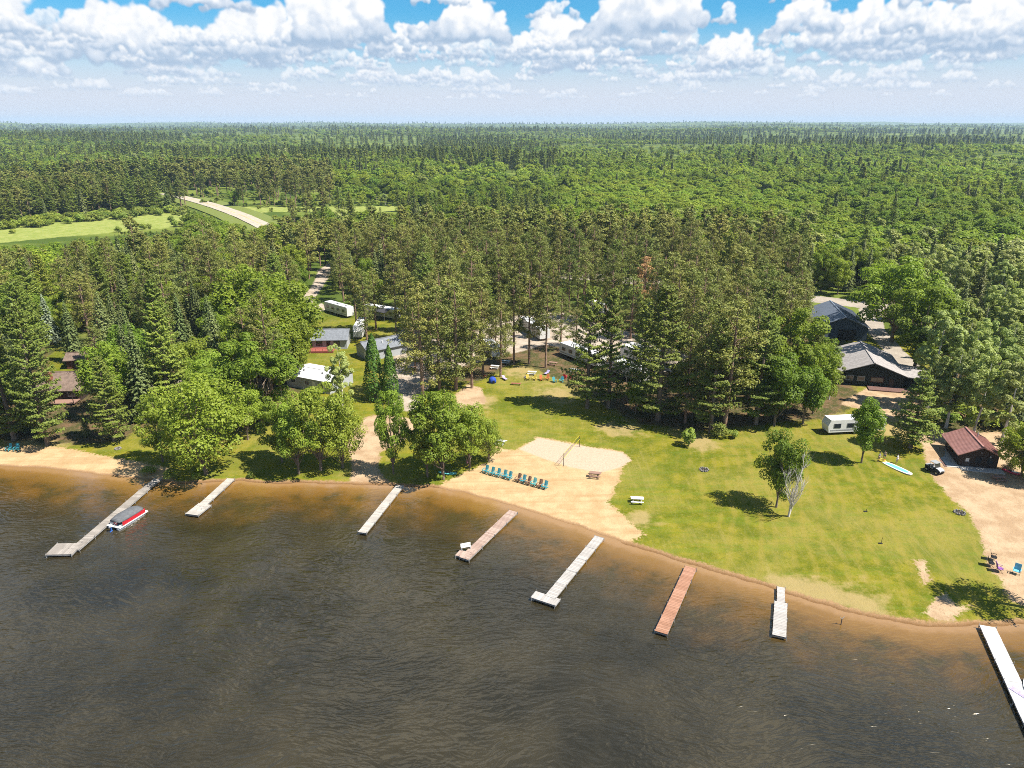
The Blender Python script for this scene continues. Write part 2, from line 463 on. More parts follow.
    e = t.math('ADD', att('court'), t.math('MULTIPLY', t.math('SUBTRACT', nf, .5), .8))
    sd = t.mix(t.ramp(e, -.25, .35), sd, ct)
    e = t.math('ADD', att('sand'), t.math('MULTIPLY', t.math('SUBTRACT', nf, .5), 2.6))
    e = t.math('ADD', e, t.math('MULTIPLY', t.math('SUBTRACT', n3, .5), 2.4))
    c = t.mix(t.ramp(e, -.3, .35), c, sd)
    # narrow beach strip and the wet edge
    d = att('shore')
    dd = t.math('ADD', d, t.math('MULTIPLY', t.math('SUBTRACT', nf, .5), 1.6))
    c = t.mix(t.ramp(dd, 1.3, .7), c, t.mix(t.ramp(nf, .4, .6), (0.288, 0.176, 0.092), (0.200, 0.120, 0.060)))
    c = t.mix(t.ramp(dd, .75, .1), c, (0.152, 0.084, 0.036))
    t.link(c, bs.inputs['Base Color'])
    bs.inputs['Roughness'].default_value = .95
    bs.inputs['Specular IOR Level'].default_value = .08
    bp = t.node('ShaderNodeBump'); bp.inputs['Strength'].default_value = .55; bp.inputs['Distance'].default_value = .22
    t.link(t.math('ADD', nf, t.math('MULTIPLY', ng, .4)), bp.inputs['Height']); t.link(bp.outputs[0], bs.inputs['Normal'])
    return m
M_GROUND = ground_mat()

dS = shore_d(VX, VY)
VZ = zg(VX, VY)
near = (np.hypot(VX, VY) < 900)
def lim(zs):
    out = np.full(VX.shape, -50.0)
    out[near] = np.maximum(zone(VX[near], VY[near], zs), -50)
    return out
A = dict(sand=lim(Z_BEACH), court=lim(Z_COURT), dirt=lim(Z_DIRT), drive=lim(Z_DRIVE), road=lim(Z_ROAD), litter=lim(Z_LITTER), meadow=lim(Z_MEADOW), shore=dS,
         far=sstep(190, 260, np.hypot(VX, VY)))
A['litter'] = np.where(A['litter'] > -49, np.minimum(A['litter'], -zone(VX, VY, Z_LAWN)), A['litter'])
wear_pts = [((690, 425), 9), ((478, 402), 8), ((560, 393), 10), ((700, 446), 5), ((640, 520), 5), ((820, 412), 8), ((880, 430), 8), ((905, 430), 6), ((770, 600), 7), ((860, 606), 8), ((800, 590), 5), ((620, 428), 8), ((520, 372), 9), ((60, 440), 8), ((20, 440), 8)]
W_ = np.zeros(VX.shape)
for (p, r) in wear_pts:
    c = P(*p); W_ += 1.1 * np.exp(-((VX - c.x) ** 2 + (VY - c.y) ** 2) / (r * r) * 2)
A['wear'] = W_
VZ = VZ - .05 * sstep(-.2, .6, A['sand']) - .04 * sstep(-.2, .5, A['road'])
idx = np.arange(nx * ny).reshape(ny, nx)
Q = np.stack([idx[:-1, :-1].ravel(), idx[:-1, 1:].ravel(), idx[1:, 1:].ravel(), idx[1:, :-1].ravel()], 1)
def fc(a): return A[a][Q].mean(1)
cls = np.zeros(len(Q), int)
cls[fc('litter') > 0] = 6
cls[fc('drive') > 0] = 5
cls[fc('dirt') > 0] = 4
cls[fc('road') > 0] = 3
cls[(fc('sand') > 0) & (fc('shore') > -6)] = 1
cls[(fc('court') > 0)] = 2
cls[(cls == 6)] = 0
names = {0: 'ground', 1: 'beach', 2: 'sand_court', 3: 'road', 4: 'dirt_lot', 5: 'gravel_drive'}
V3 = np.stack([VX, VY, VZ], 1)
for k, nm in names.items():
    f = Q[cls == k]
    u, inv = np.unique(f, return_inverse=True)
    me = mesh_from(nm, V3[u], inv.reshape(f.shape), [M_GROUND], {a: v[u] for a, v in A.items()}, smooth=True)
    tag(link(nm, me), kind='structure')

# far highway: its own raised strip with painted centre line
def strip(name, pts, width, mat, dz):
    pts = [np.array(p[:2]) for p in pts]
    dense = []
    for i in range(len(pts) - 1):
        p0 = pts[max(i - 1, 0)]; p1 = pts[i]; p2 = pts[i + 1]; p3 = pts[min(i + 2, len(pts) - 1)]
        for s in np.linspace(0, 1, 14, endpoint=(i == len(pts) - 2)):
            dense.append(.5 * ((2 * p1) + (-p0 + p2) * s + (2 * p0 - 5 * p1 + 4 * p2 - p3) * s * s + (-p0 + 3 * p1 - 3 * p2 + p3) * s ** 3))
    dense = np.array(dense)
    tg = np.gradient(dense, axis=0); tg /= np.linalg.norm(tg, axis=1)[:, None]
    nr = np.stack([-tg[:, 1], tg[:, 0]], 1)
    v = []
    for k, off in enumerate((-width / 2, width / 2)):
        q = dense + nr * off
        v.append(np.column_stack([q, zg(q[:, 0], q[:, 1]) + dz]))
    vv = np.concatenate(v); n = len(dense)
    i = np.arange(n - 1)
    return link(name, mesh_from(name, vv, np.stack([i, i + 1, i + 1 + n, i + n], 1), [mat]))
HW = [plane_pt(165, 194.5, 1.5), plane_pt(190, 200, 1.5), plane_pt(215, 207, 1.5), plane_pt(238, 215, 1.5), plane_pt(258, 224, 1.5), plane_pt(278, 234, 1.5)]
m, t, bs = new_mat('highway_asphalt')
geo = t.node('ShaderNodeNewGeometry')
t.link(t.mix(t.ramp(t.noise(geo.outputs['Position'], .6, 4, .6), .4, .6), (.31, .27, .21), (.38, .335, .265)), bs.inputs['Base Color']); bs.inputs['Roughness'].default_value = .9
tag(strip('highway', HW, 10.5, m, .9), kind='structure')
mv, t, bs = new_mat('shoulder_grass'); bs.inputs['Base Color'].default_value = (.125, .15, .03, 1); bs.inputs['Roughness'].default_value = 1
tag(strip('road_verge', HW, 30.0, mv, .55), kind='structure')
m, t, bs = new_mat('centre_line'); bs.inputs['Base Color'].default_value = (.6, .42, .08, 1)
tag(strip('road_marking', HW, .35, m, .93), kind='structure')

# ------------------------------------------------------------ lake
def water_mat():
    m, t, bs = new_mat('lake_water')
    geo = t.node('ShaderNodeNewGeometry'); pos = geo.outputs['Position']
    d = t.node('ShaderNodeAttribute', attribute_name='off').outputs['Fac']
    n1 = t.noise(pos, .07, 3, .6); n2 = t.noise(pos, .25, 4, .6); n3 = t.noise(pos, .9, 4, .6)
    e = t.math('ADD', d, t.math('MULTIPLY', t.math('SUBTRACT', n1, .5), 15))
    e = t.math('ADD', e, t.math('MULTIPLY', t.math('SUBTRACT', n2, .5), 7))
    deep = t.mix(t.ramp(n1, .35, .65), (.018, .0145, .006), (.034, .027, .0125))
    amber = t.mix(t.ramp(n2, .35, .65), (.120, .062, .011), (.075, .046, .010))
    c = t.mix(t.ramp(e, 16, 2), deep, amber)
    e2 = t.math('ADD', d, t.math('MULTIPLY', t.math('SUBTRACT', n3, .5), 1.5))
    c = t.mix(t.ramp(e2, 5.5, 1.2), c, (.18, .097, .024))
    c = t.mix(t.ramp(e2, 1.8, 0.2), c, (.25, .145, .06))
    # rock and weed beds on the bottom of the shallows
    c = t.mix(t.math('MULTIPLY', t.math('MULTIPLY', t.ramp(n2, .56, .66), t.ramp(d, 14, 7)), t.math('MULTIPLY', t.ramp(d, 2, 4), .6)), c, (.045, .035, .01))
    t.link(c, bs.inputs['Base Color'])
    bs.inputs['Roughness'].default_value = .16
    bs.inputs['IOR'].default_value = 1.75
    bs.inputs['Specular Tint'].default_value = (1, .93, .80, 1)
    bs.inputs['Specular IOR Level'].default_value = .5
    # wind waves: crossing trains of short crests, warped
    wp = t.node('ShaderNodeVectorMath', operation='ADD')
    nz = t.node('ShaderNodeTexNoise'); nz.inputs['Scale'].default_value = .06; nz.inputs['Detail'].default_value = 2
    t.link(pos, nz.inputs[0])
    sc = t.node('ShaderNodeVectorMath', operation='SCALE'); t.link(nz.outputs[1], sc.inputs[0]); sc.inputs['Scale'].default_value = 9
    t.link(pos, wp.inputs[0]); t.link(sc.outputs[0], wp.inputs[1])
    w = wp.outputs[0]
    a = t.noise(t.mapping(w, (.36, 1.15, 1), (0, 0, R(14))), .72, 2, .55, .5)
    b = t.noise(t.mapping(w, (.55, 1.5, 1), (0, 0, R(-38))), .68, 2, .55, .4)
    l = t.noise(t.mapping(w, (.15, .42, 1), (0, 0, R(8))), 1.0, 2, .5)
    f = t.noise(t.mapping(w, (1.6, 3.4, 1), (0, 0, R(20))), .8, 1, .5)
    # sharpen crests
    ra = t.math('POWER', t.math('SUBTRACT', 1.0, t.math('ABSOLUTE', t.math('MULTIPLY_ADD', a, 2.0, -1.0))), 1.6)
    rb = t.math('POWER', t.math('SUBTRACT', 1.0, t.math('ABSOLUTE', t.math('MULTIPLY_ADD', b, 2.0, -1.0))), 1.6)
    hgt = t.math('ADD', t.math('ADD', t.math('MULTIPLY', ra, .16), t.math('MULTIPLY', rb, .12)), t.math('ADD', t.math('MULTIPLY', l, .30), t.math('MULTIPLY', f, .07)))
    gust = t.ramp(t.noise(pos, .035, 3, .6), .3, .7)
    calm = t.math('MULTIPLY', t.ramp(d, -1, 10), t.math('MULTIPLY_ADD', gust, .5, .6))
    bp = t.node('ShaderNodeBump'); bp.inputs['Distance'].default_value = .56
    t.link(t.math('ADD', t.math('MULTIPLY', calm, .85), .15), bp.inputs['Strength'])
    t.link(hgt, bp.inputs['Height']); t.link(bp.outputs[0], bs.inputs['Normal'])
    return m
M_WATER = water_mat()
wq = Q[(dS[Q].min(1) < 1.2)]
u, inv = np.unique(wq, return_inverse=True)
wme = mesh_from('water', np.stack([VX[u], VY[u], np.zeros(len(u))], 1), inv.reshape(wq.shape), [M_WATER], {'off': -dS[u]}, smooth=True)
tag(link('water', wme), kind='structure')
# ------------------------------------------------------------ vegetation
def leaf_mat(name, ca, cb, cc=None, trans=.35, stand=.5):
    """ca..cb varies leaf clump to leaf clump and tree to tree; cc is a second hue some trees of the kind have"""
    m, t, bs = new_mat(name)
    geo = t.node('ShaderNodeNewGeometry'); oi = t.node('ShaderNodeObjectInfo')
    r1 = geo.outputs['Random Per Island']
    c = t.mix(r1, ca, cb)
    if cc is not None:
        loc = oi.outputs['Location']
        n = t.noise(loc, .0065, 3, .55)
        mixf = t.math('ADD', t.math('MULTIPLY', t.ramp(n, .42, .60), stand), t.math('MULTIPLY', oi.outputs['Random'], 1 - stand))
        c = t.mix(t.math('MULTIPLY', mixf, .85), c, cc)
    hs = t.node('ShaderNodeHueSaturation')
    t.link(c, hs.inputs['Color'])
    rr = t.math('FRACT', t.math('MULTIPLY', oi.outputs['Random'], 7.31))
    t.link(t.math('MULTIPLY_ADD', rr, .030, .474), hs.inputs['Hue'])
    t.link(t.math('MULTIPLY_ADD', t.math('FRACT', t.math('MULTIPLY', oi.outputs['Random'], 13.7)), .45, .88), hs.inputs['Value'])
    col = hs.outputs[0]
    t.link(col, bs.inputs['Base Color']); bs.inputs['Roughness'].default_value = .55
    bs.inputs['Specular IOR Level'].default_value = .22
    tr = t.node('ShaderNodeBsdfTranslucent')
    t.link(t.mix(1.0, col, (1.25, 1.35, .55), 'MULTIPLY'), tr.inputs[0])
    mx = t.node('ShaderNodeMixShader'); mx.inputs[0].default_value = trans
    t.link(bs.outputs[0], mx.inputs[1]); t.link(tr.outputs[0], mx.inputs[2])
    out = [n for n in t.n if n.type == 'OUTPUT_MATERIAL'][0]
    t.link(mx.outputs[0], out.inputs[0])
    return m
def bark_mat(name, ca, cb, sc=3.0):
    m, t, bs = new_mat(name)
    tc = t.node('ShaderNodeTexCoord').outputs['Object']
    t.link(t.mix(t.ramp(t.noise(t.mapping(tc, (1, 1, .35)), sc, 4, .65), .38, .62), ca, cb), bs.inputs['Base Color'])
    bs.inputs['Roughness'].default_value = .9
    return m
L = dict(
    broad=leaf_mat('broadleaf_foliage', (0.122, 0.185, 0.017), (0.249, 0.319, 0.034), (0.090, 0.157, 0.017), .4),
    lime=leaf_mat('young_foliage', (.145, .215, .022), (.285, .360, .046), (.130, .205, .022), .4),
    aspen=leaf_mat('aspen_foliage', (0.196, 0.244, 0.072), (0.380, 0.427, 0.152), (0.178, 0.232, 0.053), .35),
    wpine=leaf_mat('white_pine_needles', (0.111, 0.161, 0.028), (0.245, 0.289, 0.047), (0.094, 0.142, 0.028), .25),
    rpine=leaf_mat('red_pine_needles', (0.128, 0.148, 0.034), (0.250, 0.258, 0.061), (0.103, 0.136, 0.028), .2),
    spruce=leaf_mat('spruce_needles', (0.111, 0.142, 0.045), (0.233, 0.259, 0.089), (0.076, 0.117, 0.032), .15),
    blue=leaf_mat('blue_spruce_needles', (0.175, 0.235, 0.153), (0.382, 0.459, 0.306), (0.170, 0.224, 0.119), .15),
    cedar=leaf_mat('cedar_foliage', (0.058, 0.129, 0.017), (0.133, 0.218, 0.028), (0.071, 0.157, 0.020), .2),
    dead=leaf_mat('rusty_needles', (0.318, 0.157, 0.076), (0.488, 0.302, 0.145), None, .2),
    shrub=leaf_mat('shrub_foliage', (0.148, 0.224, 0.025), (0.286, 0.347, 0.051), (0.175, 0.224, 0.055), .4),
)
B = dict(brown=bark_mat('grey_brown_bark', (.12, .09, .065), (.21, .165, .125)),
         red=bark_mat('red_pine_bark', (.17, .10, .065), (.27, .19, .14)),
         white=bark_mat('white_birch_bark', (.62, .58, .52), (.36, .32, .28), 5),
         grey=bark_mat('weathered_dead_wood', (.46, .42, .38), (.62, .58, .53)))

class TreeGeo:
    def __init__(s, seed): s.r = np.random.default_rng(seed); s.c = []; s.nn = []; s.sz = []; s.tv = []; s.tf = []; s.nv = 0
    def cards(s, c, n, sz):
        s.c.append(np.asarray(c, float)); s.nn.append(np.asarray(n, float)); s.sz.append(np.broadcast_to(np.asarray(sz, float), (len(c),)).copy())
    def tube(s, pts, radii, sides=6):
        pts = np.asarray(pts, float); n = len(pts)
        tg = np.gradient(pts, axis=0); tg /= np.linalg.norm(tg, axis=1)[:, None] + 1e-9
        ref = np.array([0, 0, 1.0]) if abs(tg[0][2]) < .8 else np.array([1.0, 0, 0])
        u = np.cross(tg, ref); u /= np.linalg.norm(u, axis=1)[:, None] + 1e-9
        w = np.cross(tg, u)
        a = np.arange(sides) * 2 * math.pi / sides
        ring = pts[:, None] + np.asarray(radii)[:, None, None] * (np.cos(a)[None, :, None] * u[:, None] + np.sin(a)[None, :, None] * w[:, None])
        s.tv.append(ring.reshape(-1, 3))
        i = np.arange(n - 1)[:, None] * sides; j = np.arange(sides)[None]; j2 = (j + 1) % sides
        f = np.stack([i + j, i + j2, i + sides + j2, i + sides + j], -1).reshape(-1, 4) + s.nv
        s.tf.append(f); s.nv += n * sides
    def meshes(s, name, leafmat, barkmat, up=0.0):
        r = s.r
        c = np.concatenate(s.c); n = np.concatenate(s.nn); z = np.concatenate(s.sz)
        n = n / (np.linalg.norm(n, axis=1)[:, None] + 1e-9); n[:, 2] += up
        n = n + r.normal(0, .34, n.shape); n /= np.linalg.norm(n, axis=1)[:, None] + 1e-9
        a = np.cross(n, r.normal(0, 1, n.shape)); a /= np.linalg.norm(a, axis=1)[:, None] + 1e-9
        b = np.cross(n, a)
        k = len(c)
        s1 = (z * r.uniform(.7, 1.3, k))[:, None]; s2 = (z * r.uniform(.4, .85, k))[:, None]
        v = np.stack([c - a * s1 * .5, c - b * s2 * .5 + n * s1 * .06, c + a * s1 * .5, c + b * s2 * .5 + n * s1 * .06], 1).reshape(-1, 3)
        f = np.arange(k * 4).reshape(-1, 4)
        crown = mesh_from(name + '_crown', v, f, [leafmat])
        trunk = mesh_from(name + '_trunk', np.concatenate(s.tv), np.concatenate(s.tf), [barkmat], smooth=True)
        return trunk, crown

def sph(r, n, up=0.0):
    d = r.normal(0, 1, (n, 3)); d[:, 2] += up; d /= np.linalg.norm(d, axis=1)[:, None]
    return d

def broadleaf(seed, Ht=12., W=10., n=7000, cs=.46, base=.22, lobes=34, narrow=False, limbs=True):
    g = TreeGeo(seed); r = g.r
    zc = Ht * (1 + base) / 2; hz = Ht * (1 - base) / 2
    C = []; 
    while len(C) < lobes:
        d = sph(r, 1, .25)[0]; rad = r.uniform(.40, .92) if lobes > 50 else r.uniform(.35, .80)
        p = np.array([d[0] * W / 2 * rad, d[1] * W / 2 * rad, zc + d[2] * hz * rad])
        if p[2] < Ht * base: continue
        # narrower at the bottom
        C.append(p)
    C = np.array(C)
    R_ = r.uniform(.13, .24, lobes) * W * (1.0 if lobes < 40 else (.80 if (lobes < 52 or narrow) else .57))
    C[:, 2] = np.minimum(C[:, 2], Ht - R_ * .7)
    wts = R_ ** 2; cnt = (wts / wts.sum() * n).astype(int)
    lean = r.normal(0, .03, 2)
    for i in range(lobes):
        k = cnt[i]
        d = sph(r, k, .35)
        # each lobe is itself lumpy
        sub = sph(r, 7, .3); near_ = np.clip((d @ sub.T).max(1), 0, 1) ** 3
        rr = R_[i] * (.62 + .42 * near_) * r.uniform(.82, 1.06, k)
        p = C[i] + d * rr[:, None] * np.array([1, 1, .8])
        g.cards(p, d * 1.0 + np.array([0, 0, .35]), cs * r.uniform(.7, 1.25, k))
    # trunk and limbs
    tw = Ht * (.0085 if narrow else .0125) + .04
    zt = Ht * (base + .28)
    path = np.array([[0, 0, -.3], [r.normal(0, .05), r.normal(0, .05), Ht * .12], [r.normal(0, .15), r.normal(0, .15), zt], [r.normal(0, .2), r.normal(0, .2), Ht * .85]])
    g.tube(path, [tw * 1.35, tw, tw * .7, tw * .15], 8)
    if limbs:
        for i in range(0, lobes, 1 if lobes < 40 else 2):
            z0 = r.uniform(Ht * base * .7, zt); st = np.array([0, 0, z0])
            mid = (st + C[i]) / 2 + np.array([0, 0, -.06 * Ht]) * r.uniform(0, 1)
            g.tube([st, mid, C[i] + (C[i] - mid) * .35], [tw * .42, tw * .24, tw * .07], 5)
    return g

def white_pine(seed, Ht=20., W=9.5, n=7500, cs=.42, base=.10, ragged=.25):
    g = TreeGeo(seed); r = g.r
    tw = Ht * .014 + .05
    g.tube([[0, 0, -.3], [.05, 0, Ht * .3], [0, .08, Ht * .7], [0, 0, Ht * .99]], [tw * 1.3, tw, tw * .6, .03], 8)
    z = Ht * base; brs = []
    while z < Ht * .985:
        t = (z / Ht - base) / (1 - base)
        prof = (1 - t) ** .72 * min(1, .62 + t * 2.2)
        nb = int(r.integers(4, 7))
        a0 = r.uniform(0, 6.28)
        for k in range(nb):
            if r.random() < ragged * .55 and t < .85: continue
            Ln = W / 2 * prof * r.uniform(.68, 1.13) + .35
            brs.append((z + r.uniform(-.25, .25), a0 + k * 6.283 / nb + r.uniform(-.3, .3), Ln, t))
        z += Ht * .042 * r.uniform(.8, 1.25) * (1 - .45 * t)
    tot = sum(b[2] ** 1.35 for b in brs)
    for (z, a, Ln, t) in brs:
        d = np.array([math.cos(a), math.sin(a), 0]); rise = .10 + .5 * t
        tip = np.array([0, 0, z]) + d * Ln + np.array([0, 0, Ln * rise + .25 * Ln * (t > .8)])
        midp = np.array([0, 0, z]) + d * Ln * .5 + np.array([0, 0, Ln * rise * .25])
        g.tube([[0, 0, z], midp, tip], [max(.03, tw * .22 * (1 - t * .6)), .03, .012], 4)
        k = max(6, int(n * Ln ** 1.35 / tot))
        s = r.uniform(.22, 1.04, k) ** .8
        side = np.array([-d[1], d[0], 0])
        wid = .30 * Ln * (1 - (2 * (s - .55)) ** 2 * .55)
        # plumes: tufts bunched along the limb
        tq = np.round(s * 6 + r.uniform(-.22, .22, k)) / 6; s2 = .55 * s + .45 * tq
        lat = r.uniform(-1, 1, k); lat = np.sign(lat) * np.abs(lat) ** .8 * wid
        p = np.array([0, 0, z]) + d * (Ln * s2)[:, None] + side * lat[:, None]
        p[:, 2] += Ln * rise * s2 ** 1.6 + r.normal(0, .10, k) + .18 - .10 * np.abs(lat)
        nn = d * .35 + side * (lat / (Ln * .3 + .1) * .3)[:, None] + np.array([0, 0, 1.0])
        g.cards(p, nn, cs * r.uniform(.7, 1.25, k))
    return g

def red_pine(seed, Ht=22., W=7., n=7000, cs=.42, base=.42):
    g = TreeGeo(seed); r = g.r
    tw = Ht * .0105 + .05
    bend = r.normal(0, .25, 2)
    g.tube([[0, 0, -.3], [bend[0] * .4, bend[1] * .4, Ht * .35], [bend[0], bend[1], Ht * .7], [bend[0] * .6, bend[1] * .6, Ht * .97]], [tw * 1.25, tw, tw * .65, .05], 8)
    nbr = 58; brs = []
    for k in range(nbr):
        t = (k + r.uniform(0, 1)) / nbr; z = Ht * (base + (1 - base) * t * .97)
        prof = (math.sin(math.pi * min(1, (t * .86 + .14)) ** .8) ** .7) * .95 + .10
        Ln = W / 2 * prof * r.uniform(.6, 1.12)
        brs.append((z, r.uniform(0, 6.28), Ln, t))
    for k in range(7):   # dead stubs under the crown
        z = Ht * r.uniform(base - .2, base); a = r.uniform(0, 6.28); Ln = r.uniform(.7, 2.)
        g.tube([[0, 0, z], [math.cos(a) * Ln, math.sin(a) * Ln, z - .15]], [.04, .012], 4)
    tot = sum(b[2] + .6 for b in brs)
    for (z, a, Ln, t) in brs:
        d = np.array([math.cos(a), math.sin(a), 0]); rise = -.05 + .65 * t
        tip = np.array([bend[0] * .6, bend[1] * .6, z]) + d * Ln + np.array([0, 0, Ln * rise + .1])
        base_ = np.array([bend[0] * .6, bend[1] * .6, z])
        g.tube([base_, (base_ + tip) / 2 - np.array([0, 0, .15]), tip], [.055, .04, .02], 4)
        nt = max(2, int(1.3 + Ln * 1.3)); side = np.array([-d[1], d[0], 0])
        kk = max(5, int(n * (Ln + .6) / tot / nt))
        for q in range(nt):
            s = 1 - .62 * (q / max(1, nt)) * r.uniform(.7, 1.2)
            c = base_ + (tip - base_) * s + side * r.normal(0, .20 * Ln + .1) + np.array([0, 0, r.uniform(0, .35)])
            dd = sph(r, kk, .3)
            g.cards(c + dd * (r.uniform(.25, .72, kk) * (.75 + .12 * Ln))[:, None] * np.array([1, 1, .72]), dd + np.array([0, 0, .45]), cs * r.uniform(.6, 1.2, kk))
    return g

def spruce(seed, Ht=16., W=6., n=6500, cs=.36, base=.05, slim=1.0):
    g = TreeGeo(seed); r = g.r
    tw = Ht * .012 + .05
    g.tube([[0, 0, -.3], [0, 0, Ht * .5], [0, 0, Ht]], [tw * 1.2, tw * .7, .02], 7)
    z = Ht * base; brs = []
    while z < Ht * .99:
        t = (z / Ht - base) / (1 - base)
        prof = (1 - t) ** .92 * min(1, .75 + t * 2.5)
        nb = int(r.integers(7, 11)) if t < .9 else 4; a0 = r.uniform(0, 6.28)
        for k in range(nb):
            brs.append((z + r.uniform(-.15, .15), a0 + k * 6.283 / nb + r.uniform(-.25, .25), W / 2 * prof * r.uniform(.7, 1.13) + .12, t))
        z += Ht * .026 * r.uniform(.8, 1.2) * (1 - .3 * t)
    tot = sum(b[2] ** 1.25 for b in brs)
    for (z, a, Ln, t) in brs:
        d = np.array([math.cos(a), math.sin(a), 0]); droop = -.32 + .5 * t
        if Ln > 1.2: g.tube([[0, 0, z], [d[0] * Ln * .9, d[1] * Ln * .9, z + Ln * droop * .8]], [.03, .01], 3)
        k = max(4, int(n * Ln ** 1.25 / tot)); s = r.uniform(.15, 1.02, k) ** .75
        side = np.array([-d[1], d[0], 0]); lat = r.uniform(-1, 1, k) * .26 * Ln * (1.15 - s)
        p = np.array([0, 0, z]) + d * (Ln * s)[:, None] + side * lat[:, None]
        p[:, 2] += Ln * droop * s + r.normal(0, .07, k) + .06 * s
        g.cards(p, d * .75 + np.array([0, 0, .8]) + side * (lat * .5)[:, None], cs * r.uniform(.6, 1.25, k))
    return g

def cedar(seed, Ht=11., W=3.6, n=3600, cs=.34):
    g = TreeGeo(seed); r = g.r
    g.tube([[0, 0, -.3], [0, 0, Ht * .5], [0, 0, Ht * .96]], [.17, .1, .02], 7)
    t = r.uniform(0, 1, n) ** .85; a = r.uniform(0, 6.28, n)
    lump = .78 + .3 * vnoise(a * 1.6, t * 9, seed) + .12 * vnoise(a * 4, t * 20, seed + 3)
    rad = W / 2 * np.minimum(1, .72 + t * 1.5) * (1 - t ** 1.7) ** .75 * lump * r.uniform(.8, 1.05, n)
    d = np.stack([np.cos(a), np.sin(a), np.zeros(n)], 1)
    p = d * rad[:, None]; p[:, 2] = Ht * (.03 + .97 * t)
    g.cards(p, d + np.array([0, 0, .45]), cs * r.uniform(.6, 1.25, n))
    return g

def bare(seed, Ht=9., W=5., stems=2, leafy=0):
    g = TreeGeo(seed); r = g.r
    ends = []
    def grow(p, d, ln, rad, lvl):
        q = [p]; dd = d
        for i in range(3):
            dd = dd + r.normal(0, .10, 3) + np.array([0, 0, .05]); dd /= np.linalg.norm(dd); q.append(q[-1] + dd * ln / 3)
        g.tube(q, [rad, rad * .85, rad * .7, rad * .5], 5 if lvl else 7)
        if lvl >= 4: ends.append(q[-1]); return
        nb = 3 if lvl else 5
        for k in range(nb):
            s = q[1 + int(r.integers(0, 3))]
            nd = dd + r.normal(0, .30, 3); nd[2] = abs(nd[2]) + .25; nd /= np.linalg.norm(nd)
            grow(s, nd, ln * r.uniform(.5, .72), rad * .5, lvl + 1)
    for k in range(stems):
        grow(np.array([r.normal(0, .12), r.normal(0, .12), -.2]), np.array([r.normal(0, .13), r.normal(0, .13), 1.]), Ht * .5, Ht * .013 + .03, 0)
    ends = np.array(ends)
    if leafy:
        idx_ = r.integers(0, len(ends), leafy)
        d = sph(r, leafy)
        g.cards(ends[idx_] + d * .3, d + np.array([0, 0, .4]), .22)
    else:
        g.cards(ends[:2], np.array([[0, 0, 1.]] * 2), .03)
    return g

def shrub(seed, Ht=2., W=3., n=900, cs=.28):
    return broadleaf(seed, Ht, W, n, cs, .02, 12, limbs=False)

def make(kind, fn, leaf, bark, specs):
    out = []
    for i, kw in enumerate(specs):
        g = fn(**kw); tr, cr = g.meshes(kind, L[leaf], B[bark], .15); out.append((tr, cr, kw['Ht']))
    return out
LIB = {
 'broad': make('broadleaf_tree', broadleaf, 'broad', 'brown', [dict(seed=s, Ht=13., W=w, n=14000, cs=.36, lobes=int(l * 1.5), base=.12) for s, w, l in ((1, 11, 36), (2, 10, 30), (3, 12, 42), (4, 9, 30), (5, 10.5, 34))]),
 'lime': make('maple_tree', broadleaf, 'lime', 'brown', [dict(seed=s, Ht=11., W=w, n=12500, cs=.285, lobes=l, base=b) for s, w, l, b in ((11, 10, 60, .08), (12, 9, 66, .07), (13, 11, 74, .06), (14, 8.5, 54, .10))]),
 'aspen': make('aspen_tree', broadleaf, 'aspen', 'white', [dict(seed=s, Ht=17., W=w, n=13000, cs=.34, lobes=int(l * 1.4), base=.08, limbs=False) for s, w, l in ((21, 8, 44), (22, 7, 40), (23, 8.5, 50), (24, 7.5, 40))]),
 'wpine': make('white_pine', white_pine, 'wpine', 'brown', [dict(seed=s, Ht=20., W=w, n=14000, ragged=q, cs=.36) for s, w, q in ((31, 10, .2), (32, 9, .35), (33, 11, .25), (34, 10, .5), (35, 8.5, .2))]),
 'rpine': make('red_pine', red_pine, 'rpine', 'red', [dict(seed=s, Ht=22., W=w, base=b, n=n_, cs=.36) for s, w, b, n_ in ((41, 7.4, .38, 6500), (42, 6.8, .46, 6500), (43, 8, .34, 7000), (44, 7.2, .42, 6000), (45, 7.8, .30, 7500), (46, 8.2, .12, 7000), (47, 7.6, .16, 7000), (48, 6.8, .22, 6000))]),
 'spruce': make('spruce_tree', spruce, 'spruce', 'brown', [dict(seed=s, Ht=16., W=w, n=10000, cs=.32) for s, w in ((51, 6), (52, 5.2), (53, 6.8), (54, 5.6))]),
 'blue': make('blue_spruce', spruce, 'blue', 'brown', [dict(seed=s, Ht=14., W=w) for s, w in ((61, 5.4), (62, 6))]),
 'cedar': make('cedar_tree', cedar, 'cedar', 'brown', [dict(seed=71), dict(seed=72)]) if False else None,
 'dead': make('bare_birch', bare, 'aspen', 'grey', [dict(seed=81, Ht=10., stems=2), dict(seed=82, Ht=9., stems=3)]),
 'rusty': make('browning_pine', red_pine, 'dead', 'red', [dict(seed=91, Ht=20., W=7., base=.3, n=3600)]),
 'shrub': make('shrub', shrub, 'shrub', 'brown', [dict(seed=s, Ht=2.2, W=w) for s, w in ((101, 3.2), (102, 2.6), (103, 3.8))]),
}
def _c(seed):
    g = cedar(seed); tr, cr = g.meshes('cedar_tree', L['cedar'], B['brown']); return (tr, cr, 11.)
LIB['cedar'] = [_c(71), _c(72)]
NAMES = dict(broad='broadleaf_tree', lime='maple_tree', aspen='aspen_tree', wpine='white_pine', rpine='red_pine', spruce='spruce_tree', blue='blue_spruce', cedar='cedar_tree', dead='bare_tree', rusty='browning_pine', shrub='shrub')
CATS = dict(broad='broadleaf tree', lime='maple tree', aspen='aspen tree', wpine='white pine', rpine='red pine', spruce='spruce tree', blue='blue spruce', cedar='cedar tree', dead='dead tree', rusty='dead pine', shrub='shrub')

